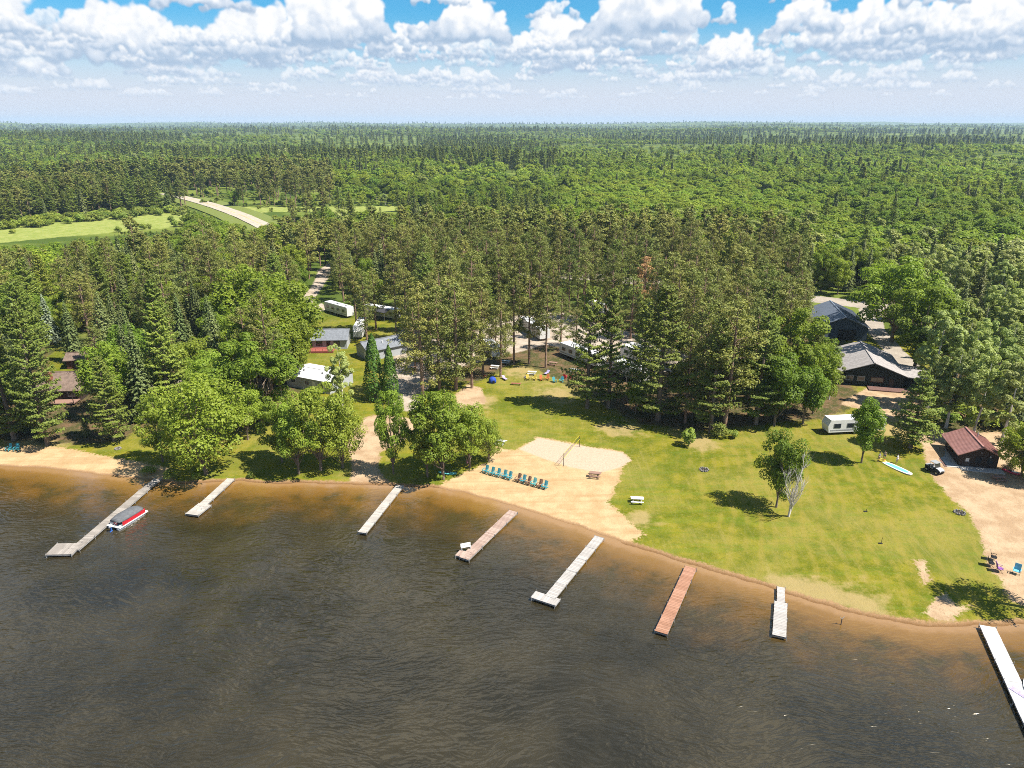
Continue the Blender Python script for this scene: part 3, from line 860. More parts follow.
TREES = []   # plan x, y, height, radius for spacing
def plant(kind, x, y, h, label, group=None, wide=1.0, var=None, rot=None):
    lib = LIB[kind]; v = lib[(var if var is not None else random.randrange(len(lib))) % len(lib)]
    e = bpy.data.objects.new(NAMES[kind], None); COL.objects.link(e)
    e.empty_display_size = .5
    z = gz(x, y); s = h / v[2]
    e.location = (x, y, z); e.rotation_euler = (0, 0, random.uniform(0, 6.28) if rot is None else rot); e.scale = (s * wide, s * wide, s)
    tag(e, label, CATS[kind], group)
    for nm, me in (('trunk', v[0]), ('crown', v[1])):
        o = bpy.data.objects.new(nm, me); COL.objects.link(o); o.parent = e
    TREES.append((x, y, h, (5. * wide * s)))
    return e
# ------------------------------------------------------------ the trees one can tell apart
# (kind, tip seen at px, py, height m, width factor, variant, label)
HERO = [
 ('wpine', 14, 305, 445, .78, 0, 'tall white pine at the left end of the sand beach'),
 ('wpine', -16, 322, 440, 1.0, 1, 'white pine cut by the left edge of the picture beside the beach'),
 ('wpine', 97, 357, 441, 1.0, 2, 'full round white pine between the brown cabin and the left sand beach'),
 ('wpine', 152, 303, 412, 1.05, 4, 'broad bright pine behind the maple with the fallen brush at the shore'),
 ('spruce', 128, 322, 420, 1.0, 1, 'dark spruce right behind the small brown roofed shed'),
 ('spruce', 96, 292, 372, 1.1, 2, 'pale olive spruce on the lawn strip behind the brown cabin'),
 ('spruce', 62, 296, 16, 1.0, 0, 'spruce at the back left corner of the cabin lawn'),
 ('blue', 8, 292, 15, 1., 0, 'blue spruce at the left edge of the picture behind the beach pines'),
 ('blue', 40, 290, 14, 1., 1, 'silvery blue spruce with a bright tip above the cabin'),
 ('blue', 158, 277, 13, .75, 0, 'slim silver blue spruce amid the green spruces of the left wood'),
 ('spruce', 178, 248, 20, 1.1, 3, 'tallest dark spruce in the middle of the left wood'),
 ('spruce', 205, 290, 18, 1.1, 2, 'olive spruce beside the dark red cabin under the trees'),
 ('spruce', 190, 275, 17, 1.0, 1, 'narrow spruce between the silver spruce and the red cabin'),
 ('lime', 190, 374, 474, 1.0, 2, 'wide yellow green maple leaning over the shore beside the pontoon boat dock'),
 ('lime', 240, 382, 440, .72, 0, 'lower yellow green maple between the first two docks'),
 ('lime', 150, 392, 462, .7, 3, 'small yellow green maple at the left side of the wide shore maple'),
 ('broad', 250, 333, 428, 1.05, 0, 'rounded green broadleaf tree left of the white roofed mobile home'),
 ('broad', 222, 352, 430, 1.0, 1, 'dark green broadleaf tree behind the wide shore maple'),
 ('broad', 243, 262, 345, 1.1, 2, 'dark green broadleaf tree above the gravel track beside the pine wood'),
 ('broad', 278, 282, 372, 1.1, 4, 'dark green broadleaf tree left of the lawn with the travel trailer'),
 ('broad', 250, 298, 385, 1.1, 3, 'olive broadleaf tree left of the dark tree beside the trailer lawn'),
 ('broad', 290, 314, 385, .85, 1, 'dark broadleaf tree at the corner of the cabin with the red deck'),
 ('lime', 312, 380, 470, .88, 1, 'bright green maple in front of the white roofed mobile home'),
 ('lime', 290, 396, 474, .75, 0, 'bright green maple with several thin trunks at the lawn edge left of the boat ramp'),
 ('lime', 336, 394, 468, .72, 2, 'bright green maple left of the sandy boat ramp'),
 ('lime', 274, 395, 462, .8, 3, 'small leafy maple beside the second dock'),
 ('lime', 388, 386, 474, .5, 1, 'slim young tree standing alone beside the sandy boat ramp'),
 ('cedar', 371, 334, 400, 1.0, 0, 'narrow dark cedar beside the grey roofed garage, left of a pair'),
 ('cedar', 388, 345, 402, .9, 1, 'shorter narrow cedar, right of the pair beside the grey roofed garage'),
 ('aspen', 337, 338, 412, .8, 0, 'thin airy tree in front of the cabin with the red deck'),
 ('lime', 440, 386, 479, .88, 1, 'bright green maple on the point left of the beach chairs'),
 ('lime', 468, 402, 468, .9, 0, 'green maple leaning over the sand beside the teal chairs'),
 ('lime', 424, 402, 477, .75, 3, 'green maple right of the third dock'),
 ('lime', 488, 420, 462, .75, 2, 'small round maple between the beach and the little white bench'),
 ('rpine', 418, 283, 396, 1.05, 5, 'red pine at the left front of the open pine clump by the gravel lot'),
 ('rpine', 436, 287, 392, 1.05, 6, 'red pine in the middle of the open clump by the gravel lot'),
 ('rpine', 453, 283, 390, 1.05, 5, 'red pine at the right front of the open clump by the gravel lot'),
 ('rpine', 470, 293, 388, 1.0, 6, 'red pine at the outer right of the open clump by the gravel lot'),
 ('rpine', 482, 288, 375, .9, 7, 'slender red pine left of the parked bicycles'),
 ('rpine', 500, 291, 377, .9, 7, 'red pine behind the white picnic tables'),
 ('rpine', 530, 276, 364, .9, 2, 'tall bare stemmed red pine behind the camp fire'),
 ('rpine', 547, 284, 368, .9, 1, 'tall bare stemmed red pine beside the wooden picnic table'),
 ('rpine', 505, 296, 352, 1.05, 5, 'airy red pine standing between the small camper and the gravel lot'),
 ('rpine', 562, 292, 350, 1.05, 6, 'airy red pine behind the left end of the long white roofed trailer'),
 ('rpine', 578, 298, 346, 1.0, 5, 'airy red pine behind the middle of the long white roofed trailer'),
 ('rpine', 538, 300, 338, 1.1, 6, 'airy red pine on the gravel lot behind the white trailer'),
 ('rpine', 495, 300, 342, 1.1, 5, 'airy red pine left of the white trailer on the gravel lot'),
 ('rpine', 412, 300, 372, 1.0, 6, 'airy red pine at the left edge of the gravel lot'),
 ('rpine', 514, 280, 364, .85, 3, 'slim red pine left of the tall pine behind the camp fire'),
 ('wpine', 592, 286, 408, .85, 3, 'big white pine at the front of the grove, left of a pair shading the lawn'),
 ('wpine', 614, 290, 408, .85, 1, 'big white pine at the front of the grove, right of a pair shading the lawn'),
 ('wpine', 668, 283, 420, 1.05, 2, 'broadest white pine at the lawn edge right of the pair'),
 ('wpine', 648, 300, 400, .9, 0, 'white pine close behind the left side of the broadest white pine'),
 ('rpine', 738, 303, 430, 1.15, 2, 'thick olive pine above the bright bush at the lawn edge'),
 ('wpine', 722, 318, 432, .9, 3, 'shaggy olive pine just left of the bright bush'),
 ('wpine', 770, 310, 424, 1.0, 3, 'dark ragged pine behind the oak at the corner of the lawn'),
 ('broad', 800, 306, 398, 1.0, 0, 'green oak beside the blue grey garage'),
 ('broad', 785, 346, 425, .9, 1, 'dark oak at the lawn corner right of the bright bush'),
 ('lime', 824, 340, 414, .7, 1, 'yellowish green tree left of the grey lodge'),
 ('broad', 812, 362, 424, .95, 3, 'leafy oak just behind the white trailer'),
 ('wpine', 822, 326, 392, .6, 4, 'blue green pine under the gable of the blue grey garage'),
 ('broad', 874, 394, 463, .68, 3, 'small dark oak on the lawn in front of the white trailer'),
 ('wpine', 926, 372, 448, 1.3, 0, 'full white pine between the grey lodge and the red roofed cabin'),
 ('broad', 787, 431, 507, .7, 4, 'leafy birch standing on the open lawn beside a bare pale tree'),
 ('dead', 798, 452, 516, 1.0, 0, 'bare pale tree with no leaves on the open lawn'),
 ('shrub', 690, 428, 446, .8, 1, 'tiny young tree in its patch of bare sand on the lawn'),
 ('aspen', 966, 338, 428, .95, 0, 'tall aspen with pale trunk behind the red roofed cabin'),
 ('aspen', 942, 348, 424, .9, 1, 'aspen whose white trunk shows left of the red roofed cabin'),
 ('aspen', 994, 350, 436, .95, 2, 'aspen with yellowish crown right behind the red roof'),
 ('aspen', 1024, 356, 446, .95, 3, 'silvery aspen at the right edge behind the red roofed cabin'),
 ('aspen', 950, 300, 408, 1.0, 1, 'silvery aspen at the corner of the lodge driveway'),
 ('broad', 908, 254, 342, 1.1, 2, 'dark green broadleaf tree beside the road bend above the lodge'),
 ('broad', 932, 280, 372, 1.0, 0, 'dark green broadleaf tree at the driveway right of the lodge'),
 ('broad', 1036, 420, 478, .9, 2, 'green broadleaf tree cut by the right edge beside the red kayak'),
 ('dead', 376, 229, 15, 1.0, 1, 'bleached bare tree rising out of the pine wood above the trailers'),
 ('rusty', 648, 253, 19, .95, 0, 'browning pine with rusty needles beside the campground road'),
 ('wpine', 1062, 395, 15, 1.1, 0, 'pine beyond the right end of the dirt lot'),

 ('rpine', 352, 262, 19, 1.0, 1, 'airy red pine in front of the trailer row'),
 ('rpine', 372, 268, 330, 1.0, 7, 'airy red pine in the gap between two of the parked trailers'),
 ('rpine', 403, 268, 340, 1.1, 6, 'airy red pine at the right end of the trailer row'),
 ('rpine', 362, 270, 342, .9, 7, 'airy red pine beside the slate roofed cabin'),
 ('rpine', 392, 258, 20, 1.05, 1, 'airy red pine over the dark awning of the trailer row'),
]
for (k, px, py, h, w, v, lb) in HERO:
    if h > 60:      # foot row given: height follows from the foot's place
        q = P(px, h); x_, y_, z_ = px_dir(px, py); h = max(2.0, H + z_ * (q.y / y_) - q.z)
        q.x = x_ / y_ * q.y
    else: q = top_at(px, py, h * 1.06)
    plant(k, q.x, q.y, h, lb, None, w, v)
SHR = [(722, 436, 2.2, 1.5, 'bright green bush spreading at the lawn edge under the pines', 0), (733, 438, 1.8, 1.2, 'lower right half of the bright green bush at the lawn edge', 1),
       (150, 474, 1.6, 1.2, 'grey brown brush hanging over the water beside the pontoon boat dock', 2), (172, 478, 1.8, 1.2, 'dark brush at the foot of the wide shore maple', 0),
       (196, 480, 1.4, 1.0, 'green shore brush left of the second dock', 1), (440, 480, 1.2, .9, 'low brush on the bank right of the third dock', 1), (415, 480, 1.3, .9, 'low brush on the bank beside the third dock', 0),
       (250, 478, 1.2, .8, 'low brush on the bank right of the second dock', 2), (946, 424, 3.2, 1.4, 'dark bush under the aspens left of the red roofed cabin', 1), (966, 420, 3.6, 1.4, 'bush behind the ridge of the red roofed cabin', 2), (1002, 430, 4.0, 1.3, 'big bush behind the right side of the red roofed cabin', 0), (1018, 444, 3.4, 1.2, 'leafy bush between the cabin and the right edge', 2),
       (1012, 468, 2.0, 1.0, 'green bush beside the red kayak', 2), (1030, 480, 2.2, 1.0, 'green bush at the right edge of the dirt lot', 0)]
for (px, py, h, w, lb, v) in SHR:
    q = P(px, py); plant('shrub', q.x, q.y, h, lb, None, w, v)

q = P(1052, 612); plant('rpine', q.x, q.y, 19, 'red pine beyond the right edge that shades the lower lawn corner', None, 1.1, 0)
# ------------------------------------------------------------ woodland fill
KEEP = [  # parts of the view that stay open (lawn, beach, roofs, roads, meadow): nothing may rise into them
 [(-20, 449), (90, 447), (175, 470), (300, 478), (345, 470), (345, 425), (365, 412), (480, 418), (455, 395), (478, 380), (540, 385), (640, 425), (760, 437), (800, 432), (822, 412), (870, 398), (925, 400), (925, 430), (945, 428), (1024, 440), (1060, 640), (1024, 800), (-20, 800)],
 [(486, 388), (480, 366), (500, 356), (560, 356), (580, 384)],
 [(303, 331), (307, 300), (318, 292), (352, 296), (357, 320), (398, 330), (402, 400), (350, 398), (292, 384), (292, 360), (312, 355)],
 [(322, 265), (333, 268), (322, 290), (308, 306), (300, 304)],
 [(46, 345), (76, 340), (90, 350), (78, 405), (46, 405)],
 [(495, 300), (555, 300), (675, 350), (670, 382), (600, 372), (495, 350)],
 [(560, 275), (665, 281), (665, 290), (560, 283)],
 [(813, 291), (872, 296), (872, 318), (928, 352), (930, 390), (858, 388), (850, 340), (816, 325)],
 [(-20, 246), (60, 239), (120, 233), (186, 226), (186, 213), (110, 219), (-20, 229)],
 [(172, 194), (200, 199), (256, 218), (256, 228), (236, 220), (172, 204)],
 [(262, 206), (430, 206), (430, 211), (262, 214)],
 [(946, 425), (1012, 440), (1012, 470), (946, 470)],
]
KEEPS = [np.array(k, float) for k in KEEP]
def inside_any(px, py):
    for k in KEEPS:
        if px < k[:, 0].min() or px > k[:, 0].max() or py < k[:, 1].min() or py > k[:, 1].max(): continue
        if float(sdist(np.array([px]), np.array([py]), k)[0]) > 0: return True
    return False

def wood_kind(px, py, x, y, rnd):
    """which tree stands where: dark pines for cloud shadow in one far band, else follows the stands seen in the photograph"""
    D = math.hypot(x, y)
    n = float(vnoise(x / 28, y / 28, 77)); n2 = float(fbm(x / 170, y / 170, 78, 2))
    if D < 330:
        if px > 800 + (py - 200) * .25:
            if py > 235 or px > 905: return 'aspen' if ((n > .52 and rnd < .6) or (px > 890 and rnd < .68)) else ('broad' if rnd < .8 else 'spruce')
            return 'broad' if rnd < .62 else ('lime' if rnd < .74 else ('wpine' if rnd < .88 else 'aspen'))
        if px < 300:
            if py < 262 and px < 150: return 'rpine' if rnd < .3 else ('lime' if rnd < .45 else ('spruce' if rnd < .7 else 'broad'))
            return 'spruce' if rnd < .28 else ('rpine' if rnd < .46 else ('wpine' if rnd < .62 else ('broad' if rnd < .86 else 'lime')))
        if px < 395 and py > 235: return 'rpine' if rnd < .45 else ('wpine' if rnd < .65 else ('broad' if rnd < .85 else 'spruce'))
        if py < 216 and px > 520: return 'broad' if rnd < .45 else ('rpine' if rnd < .8 else 'wpine')
        if px > 700 and py < 250: return 'rpine' if rnd < .45 else ('broad' if rnd < .7 else ('wpine' if rnd < .92 else 'lime'))
        return 'rpine' if rnd < .86 else ('wpine' if rnd < .95 else 'broad')
    # farther away
    if px < 175 and 162 < py < 216: return 'wpine' if rnd < .55 else ('rpine' if rnd < .85 else 'spruce')
    if 175 <= px < 330 and 160 < py < 200: return 'rpine' if rnd < .35 else ('wpine' if rnd < .6 else 'broad')
    if 300 < px < 510 and 136 < py < 154: return 'wpine' if rnd < .6 else 'broad'
    if 690 < px < 1100 and 129 < py < 141: return 'wpine' if rnd < .6 else 'broad'
    if px < 290 and 124 < py < 138 : return 'wpine' if n2 > .56 else 'broad'  # far left band: dark pines stand in for cloud shadow on the forest
    if px > 560 and 140 < py < 200: return 'lime' if n2 + .35 * (n - .5) > .55 else ('broad' if rnd < .90 else ('wpine' if n > .5 else 'spruce'))
    if float(fbm(x / 420, y / 150, 91, 2)) > .63: return 'wpine' if rnd < .7 else ('spruce' if rnd < .85 else 'broad')
    if n2 + .25 * (rnd - .5) > .74: return 'wpine' if rnd < .6 else 'spruce'
    return ('lime' if n2 < .44 else 'broad') if rnd < .86 else ('lime' if rnd < .93 else ('wpine' if rnd < .965 else 'aspen'))

HGT = dict(broad=(10, 17), lime=(10, 14), aspen=(11, 20), wpine=(16, 23), rpine=(19, 24), spruce=(13, 19), blue=(12, 15))
SPC = {'rpine': 5.5, 'wpine': 6.4, 'spruce': 5.2, 'broad': 6.0, 'lime': 5.6, 'aspen': 5.2, 'shrub': 3}
cand = []
r = np.random.default_rng(2024)
D = 112.0
while D < 12500:
    s = max(4.9, D / 92.0) if D > 340 else 4.9
    na = int(D * R(92) / s)
    offs = r.uniform(0, 1)
    for i in range(na):
        a = R(-46) + (i + offs + r.uniform(-.42, .42)) * s / D
        dd = D + r.uniform(-.45, .45) * s
        cand.append((dd * math.sin(a), dd * math.cos(a), s))
    D += s
cand = np.array(cand)
cx, cy, cs_ = cand.T
sd0 = shore_d(cx, cy)
ok = sd0 > 7
nearc = np.hypot(cx, cy) < 560
bad = np.zeros(len(cx), bool)
for zs, mrg in ((Z_BEACH, 1.5), (Z_DIRT, 1.5), (Z_DRIVE[1:], 1.2), (Z_ROAD, 3.), (Z_LAWN, .5), (Z_MEADOW, 0.)):
    bad[nearc] |= zone(cx[nearc], cy[nearc], zs) > -mrg
# the near plan: only where woodland is; the lawn and shore stay open
wood = zone(cx[nearc], cy[nearc], Z_LITTER) > -1
tmp = np.zeros(len(cx), bool); tmp[nearc] = ~wood & (np.hypot(cx[nearc], cy[nearc]) < 230)
bad |= tmp
hw = np.array([p[:2] for p in HW])
for i in range(len(hw) - 1):
    e = hw[i + 1] - hw[i]; t_ = np.clip(((cx - hw[i][0]) * e[0] + (cy - hw[i][1]) * e[1]) / (e @ e), 0, 1)
    bad |= np.hypot(cx - hw[i][0] - t_ * e[0], cy - hw[i][1] - t_ * e[1]) < 13
lot = np.zeros(len(cx), bool); lot[nearc] = sdist(cx[nearc], cy[nearc], Z_DRIVE[0]) > -1.0
bad |= lot & (r.random(len(cx)) > .62)
ok &= ~bad
cand = cand[ok]
cand = cand[np.argsort(np.hypot(cand[:, 0], cand[:, 1]))]
grid = {}
def near_any(x, y, rad):
    gi, gj = int(x // 8), int(y // 8)
    for a in (-1, 0, 1):
        for b in (-1, 0, 1):
            for (u, v, rr) in grid.get((gi + a, gj + b), ()):
                if (x - u) ** 2 + (y - v) ** 2 < ((rad + rr) * .5) ** 2: return True
    return False
for (x, y, h, w) in TREES: grid.setdefault((int(x // 8), int(y // 8)), []).append((x, y, 4.5 if h > 4 else 1.5))
FAR = []; count = {}
LIMIT = 230
BOXES = [(P(*p)[:2], rr) for p, rr in (((865, 372), 9), ((890, 372), 10), ((905, 372), 9), ((845, 320), 9), ((843, 312), 9), ((60, 395), 7), ((76, 368), 4), ((320, 380), 9), ((345, 384), 8), ((330, 345), 8), ((375, 348), 8), ((338, 308), 7),
         ((375, 300), 8), ((395, 300), 8), ((385, 320), 8), ((585, 352), 7), ((625, 362), 8), ((650, 372), 8), ((510, 322), 6), ((545, 335), 6), ((210, 350), 6), ((975, 455), 7), ((850, 428), 8), ((985, 445), 7))]
LAB = dict(rpine=('red pine among many in the wood behind the lawn', 'red pines of the wood'), wpine=('soft limbed white pine in the wood behind the lawn', 'white pines of the wood'),
           spruce=('pointed grey green spruce in the mixed wood', 'spruces of the wood'), broad=('round crowned green broadleaf tree in the wood', 'broadleaf trees of the wood'),
           lime=('light yellow green broadleaf tree in the wood', 'light green trees of the wood'), aspen=('silvery aspen in the stand behind the lodge', 'aspens of the wood'))
for (x, y, s) in cand:
    Dd = math.hypot(x, y)
    zb = gz(x, y) if Dd > 500 else 1.3
    rnd = r.random()
    px, pyt = to_px(x, y, zb + 17)
    kind = wood_kind(px, pyt, x, y, rnd)
    h = r.uniform(*HGT[kind])
    grow = 1.0
    if Dd < 560:
        sp = SPC[kind]
        if near_any(x, y, sp): continue
        if any((x - b[0]) ** 2 + (y - b[1]) ** 2 < rr * rr for b, rr in BOXES): continue
        # shrink or drop trees that would rise into the open parts of the view
        wr = 2.6
        hit = False
        for tries in range(7):
            hit = False
            for fr in (1.0, .72, .45, .2):
                qx, qy = to_px(x, y, zb + h * fr)
                wpx = wr * F / max(Dd, 1) * (h / 16)
                if inside_any(qx, qy) or inside_any(qx - wpx, qy) or inside_any(qx + wpx, qy): hit = True; break
            if not hit: break
            h *= .82
            if h < 2.2: break
        if hit: continue
        if h < 5: kind = 'shrub' if kind in ('broad', 'lime', 'aspen', 'rpine') else kind
        # thinner, shrubby country right of the far highway
        if Dd > 360 and 200 < px < 560 and pyt > 160:
            q_ = float(fbm(x / 40, y / 40, 55, 3))
            if q_ > .54 and rnd > .3: continue
            h *= r.uniform(.55, 1.0)
        grid.setdefault((int(x // 8), int(y // 8)), []).append((x, y, sp if h > 6 else 2.5))
    else:
        open_ = float(fbm(x / (90 + Dd * .12), y / (70 + Dd * .08), 56, 3))
        if 240 < px < 620 and 156 < pyt < 205 and open_ > .55 and rnd > .3: continue
        if open_ > .63 and rnd > .2 and Dd < 6000: continue
        grow = 1 + .9 * sstep(900, 5000, np.array(Dd)).item()
        h *= r.uniform(.75, 1.1)
    if Dd < 300 and h > 5 and count.get(kind, 0) < LIMIT and abs(px - 512) < 640 and kind in LAB:
        count[kind] = count.get(kind, 0) + 1
        side = 'left' if px < 300 else ('middle' if px < 780 else 'right')
        plant(kind, x, y, h, LAB[kind][0] + {'left': ' to the left', 'middle': ' in the middle', 'right': ' to the right'}[side], LAB[kind][1] + {'left': ' to the left', 'middle': ' in the middle', 'right': ' to the right'}[side], r.uniform(.88, 1.12))
    else:
        FAR.append((x, y, zb, h, kind, grow))
print('individual', count, 'far', len(FAR))

# lighter versions of every kind for the distance
def lite(kind, fn, leaf, bark, kw):
    g = fn(**kw); tr, cr = g.meshes(kind, L[leaf], B[bark], .6)
    bm = bmesh.new(); bm.from_mesh(cr)
    k = len(bm.faces); bm.from_mesh(tr); bm.faces.ensure_lookup_table()
    for f in bm.faces[k:]: f.material_index = 1
    me = bpy.data.meshes.new('far_' + kind); bm.to_mesh(me); bm.free()
    me.materials.append(L[leaf]); me.materials.append(B[bark])
    return me, kw['Ht']
FK = [('broad', broadleaf, 'broad', 'brown', dict(Ht=13., W=10.5, lobes=24)), ('broad', broadleaf, 'broad', 'brown', dict(Ht=13., W=9.5, lobes=20)), ('lime', broadleaf, 'lime', 'brown', dict(Ht=11., W=9., lobes=20)),
      ('aspen', broadleaf, 'aspen', 'white', dict(Ht=17., W=7., lobes=26, base=.28)), ('wpine', white_pine, 'wpine', 'brown', dict(Ht=20., W=9.)), ('wpine', white_pine, 'wpine', 'brown', dict(Ht=20., W=8.)),
      ('rpine', red_pine, 'rpine', 'red', dict(Ht=22., W=7.)), ('rpine', red_pine, 'rpine', 'red', dict(Ht=22., W=6.5, base=.38)), ('spruce', spruce, 'spruce', 'brown', dict(Ht=16., W=5.5)), ('shrub', broadleaf, 'shrub', 'brown', dict(Ht=2.2, W=3.2, lobes=10, base=.02, limbs=False))]
src = bpy.data.collections.new('forest_kinds')
fsrc = {}; order = []
for lod, (nn, cs) in enumerate(((2600, .72), (420, 1.55))):
    for i, (k, fn, lf, bk, kw) in enumerate(FK):
        kw = dict(kw); kw['seed'] = 300 + i; kw['n'] = nn if k != 'shrub' else nn // 4; kw['cs'] = cs if k != 'shrub' else cs * .6
        me, ht = lite(k, fn, lf, bk, kw)
        nm = 'far_tree_%02d' % len(order)
        o = bpy.data.objects.new(nm, me); src.objects.link(o)
        fsrc.setdefault((k, lod), []).append(len(order)); order.append(ht)
pts = []; a_i = []; a_s = []; a_r = []
for (x, y, z, h, kind, grow) in FAR:
    lod = 0 if math.hypot(x, y) < 700 else 1
    kk = kind if (kind, lod) in fsrc else 'broad'
    i = random.choice(fsrc[(kk, lod)])
    s = h / order[i]
    pts.append((x, y, z - .1)); a_i.append(i); a_s.append((s * grow * random.uniform(.95, 1.25), 0, s * (1 + (grow - 1) * .35))); a_r.append(random.uniform(0, 6.28))
# undergrowth shrubs on the meadow margins and in the openings
for _ in range(2600):
    px = random.uniform(-60, 620); py = random.uniform(168, 236)
    q = plane_pt(px, py, 1.5)
    m_ = float(zone(np.array([q[0]]), np.array([q[1]]), Z_MEADOW)[0])
    if m_ > 3 and random.random() > .025: continue
    dh = min(math.hypot(q[0] - a[0], q[1] - a[1]) for a in HW)
    if dh < 28 and min(np.hypot(*(np.array(q[:2]) - (hw[i] * (1 - t) + hw[i + 1] * t))) for i in range(len(hw) - 1) for t in (0, .25, .5, .75, 1)) < 12: continue
    i = random.choice(fsrc[('shrub', 0)]); s = random.uniform(.6, 1.9)
    if inside_any(*to_px(q[0], q[1], 1.5 + 2.2 * s)) and m_ < 0: continue
    pts.append((q[0], q[1], gz(*q[:2]) - .1)); a_i.append(i); a_s.append((s, 0, s * random.uniform(.7, 1.2))); a_r.append(random.uniform(0, 6.28))
for _ in range(170):
    px = random.uniform(-30, 186); e_ = np.interp(px, [-30, 0, 60, 110, 150, 190], [230, 227.5, 221, 217.5, 212, 211])
    q = plane_pt(px, e_ + random.gauss(0, 1.8), 1.5); s = random.uniform(1.0, 2.4)
    pts.append((q[0], q[1], gz(*q[:2]) - .1)); a_i.append(random.choice(fsrc[('shrub', 0)])); a_s.append((s * 1.2, 0, s)); a_r.append(random.uniform(0, 6.28))
me = bpy.data.meshes.new('forest'); me.from_pydata(pts, [], [])
at = me.attributes.new('kind_index', 'INT', 'POINT'); at.data.foreach_set('value', np.array(a_i, np.int32))
sc3 = np.array([(a, a, c) for a, _, c in a_s], np.float32)
at = me.attributes.new('size', 'FLOAT_VECTOR', 'POINT'); at.data.foreach_set('vector', sc3.ravel())
rt3 = np.zeros((len(pts), 3), np.float32); rt3[:, 2] = a_r
at = me.attributes.new('turn', 'FLOAT_VECTOR', 'POINT'); at.data.foreach_set('vector', rt3.ravel())
forest = link('forest', me); tag(forest, 'unbroken forest running from behind the campground to the horizon', 'forest', kind='stuff')
ng = bpy.data.node_groups.new('forest_scatter', 'GeometryNodeTree')
ng.interface.new_socket('Geometry', in_out='INPUT', socket_type='NodeSocketGeometry'); ng.interface.new_socket('Geometry', in_out='OUTPUT', socket_type='NodeSocketGeometry')
gi = ng.nodes.new('NodeGroupInput'); go = ng.nodes.new('NodeGroupOutput')
ci = ng.nodes.new('GeometryNodeCollectionInfo'); ci.inputs['Collection'].default_value = src; ci.inputs['Separate Children'].default_value = True; ci.inputs['Reset Children'].default_value = True
ip = ng.nodes.new('GeometryNodeInstanceOnPoints')
m2p = ng.nodes.new('GeometryNodeMeshToPoints')
def named(n, typ):
    nd = ng.nodes.new('GeometryNodeInputNamedAttribute'); nd.data_type = typ; nd.inputs['Name'].default_value = n; return nd.outputs['Attribute']
lk = ng.links.new
lk(gi.outputs[0], m2p.inputs['Mesh']); lk(m2p.outputs[0], ip.inputs['Points']); lk(ci.outputs[0], ip.inputs['Instance'])
ip.inputs['Pick Instance'].default_value = True
lk(named('kind_index', 'INT'), ip.inputs['Instance Index']); lk(named('turn', 'FLOAT_VECTOR'), ip.inputs['Rotation']); lk(named('size', 'FLOAT_VECTOR'), ip.inputs['Scale'])
lk(ip.outputs[0], go.inputs[0])
md = forest.modifiers.new('scatter', 'NODES'); md.node_group = ng
# ------------------------------------------------------------ built things
def paint(name, col, rough=.6, spec=.3, var=.18, scale=3.0, metal=0.0, dirt=None):
    m, t, bs = new_mat(name)
    tc = t.node('ShaderNodeTexCoord').outputs['Object']
    n = t.noise(tc, scale, 4, .65); n2 = t.noise(tc, scale * 7, 3, .6)
    lo = tuple(c * (1 - var) for c in col); hi = tuple(min(1, c * (1 + var)) for c in col)
    c = t.mix(t.ramp(n, .35, .65), lo, hi)
    if dirt: c = t.mix(t.math('MULTIPLY', t.ramp(n2, .52, .7), .5), c, dirt)
    t.link(c, bs.inputs['Base Color']); bs.inputs['Roughness'].default_value = rough; bs.inputs['Specular IOR Level'].default_value = spec; bs.inputs['Metallic'].default_value = metal
    return m
def planks(name, a, b, rough=.85):
    """boards: tone jumps from board to board (islands) with a grain"""
    m, t, bs = new_mat(name)
    geo = t.node('ShaderNodeNewGeometry'); tc = t.node('ShaderNodeTexCoord').outputs['Object']
    c = t.mix(geo.outputs['Random Per Island'], a, b)
    c = t.mix(t.math('MULTIPLY', t.ramp(t.noise(tc, 5, 4, .7), .5, .75), .5), c, tuple(v * .6 for v in a))
    c = t.mix(t.math('MULTIPLY', t.ramp(t.noise(tc, .7, 4, .7), .5, .68), .55), c, tuple(v * .68 for v in a))
    t.link(c, bs.inputs['Base Color']); bs.inputs['Roughness'].default_value = rough; return m
def glass(name='window_glass', col=(.02, .025, .03)):
    m, t, bs = new_mat(name); bs.inputs['Base Color'].default_value = (*col, 1); bs.inputs['Roughness'].default_value = .06; bs.inputs['Specular IOR Level'].default_value = .8; return m
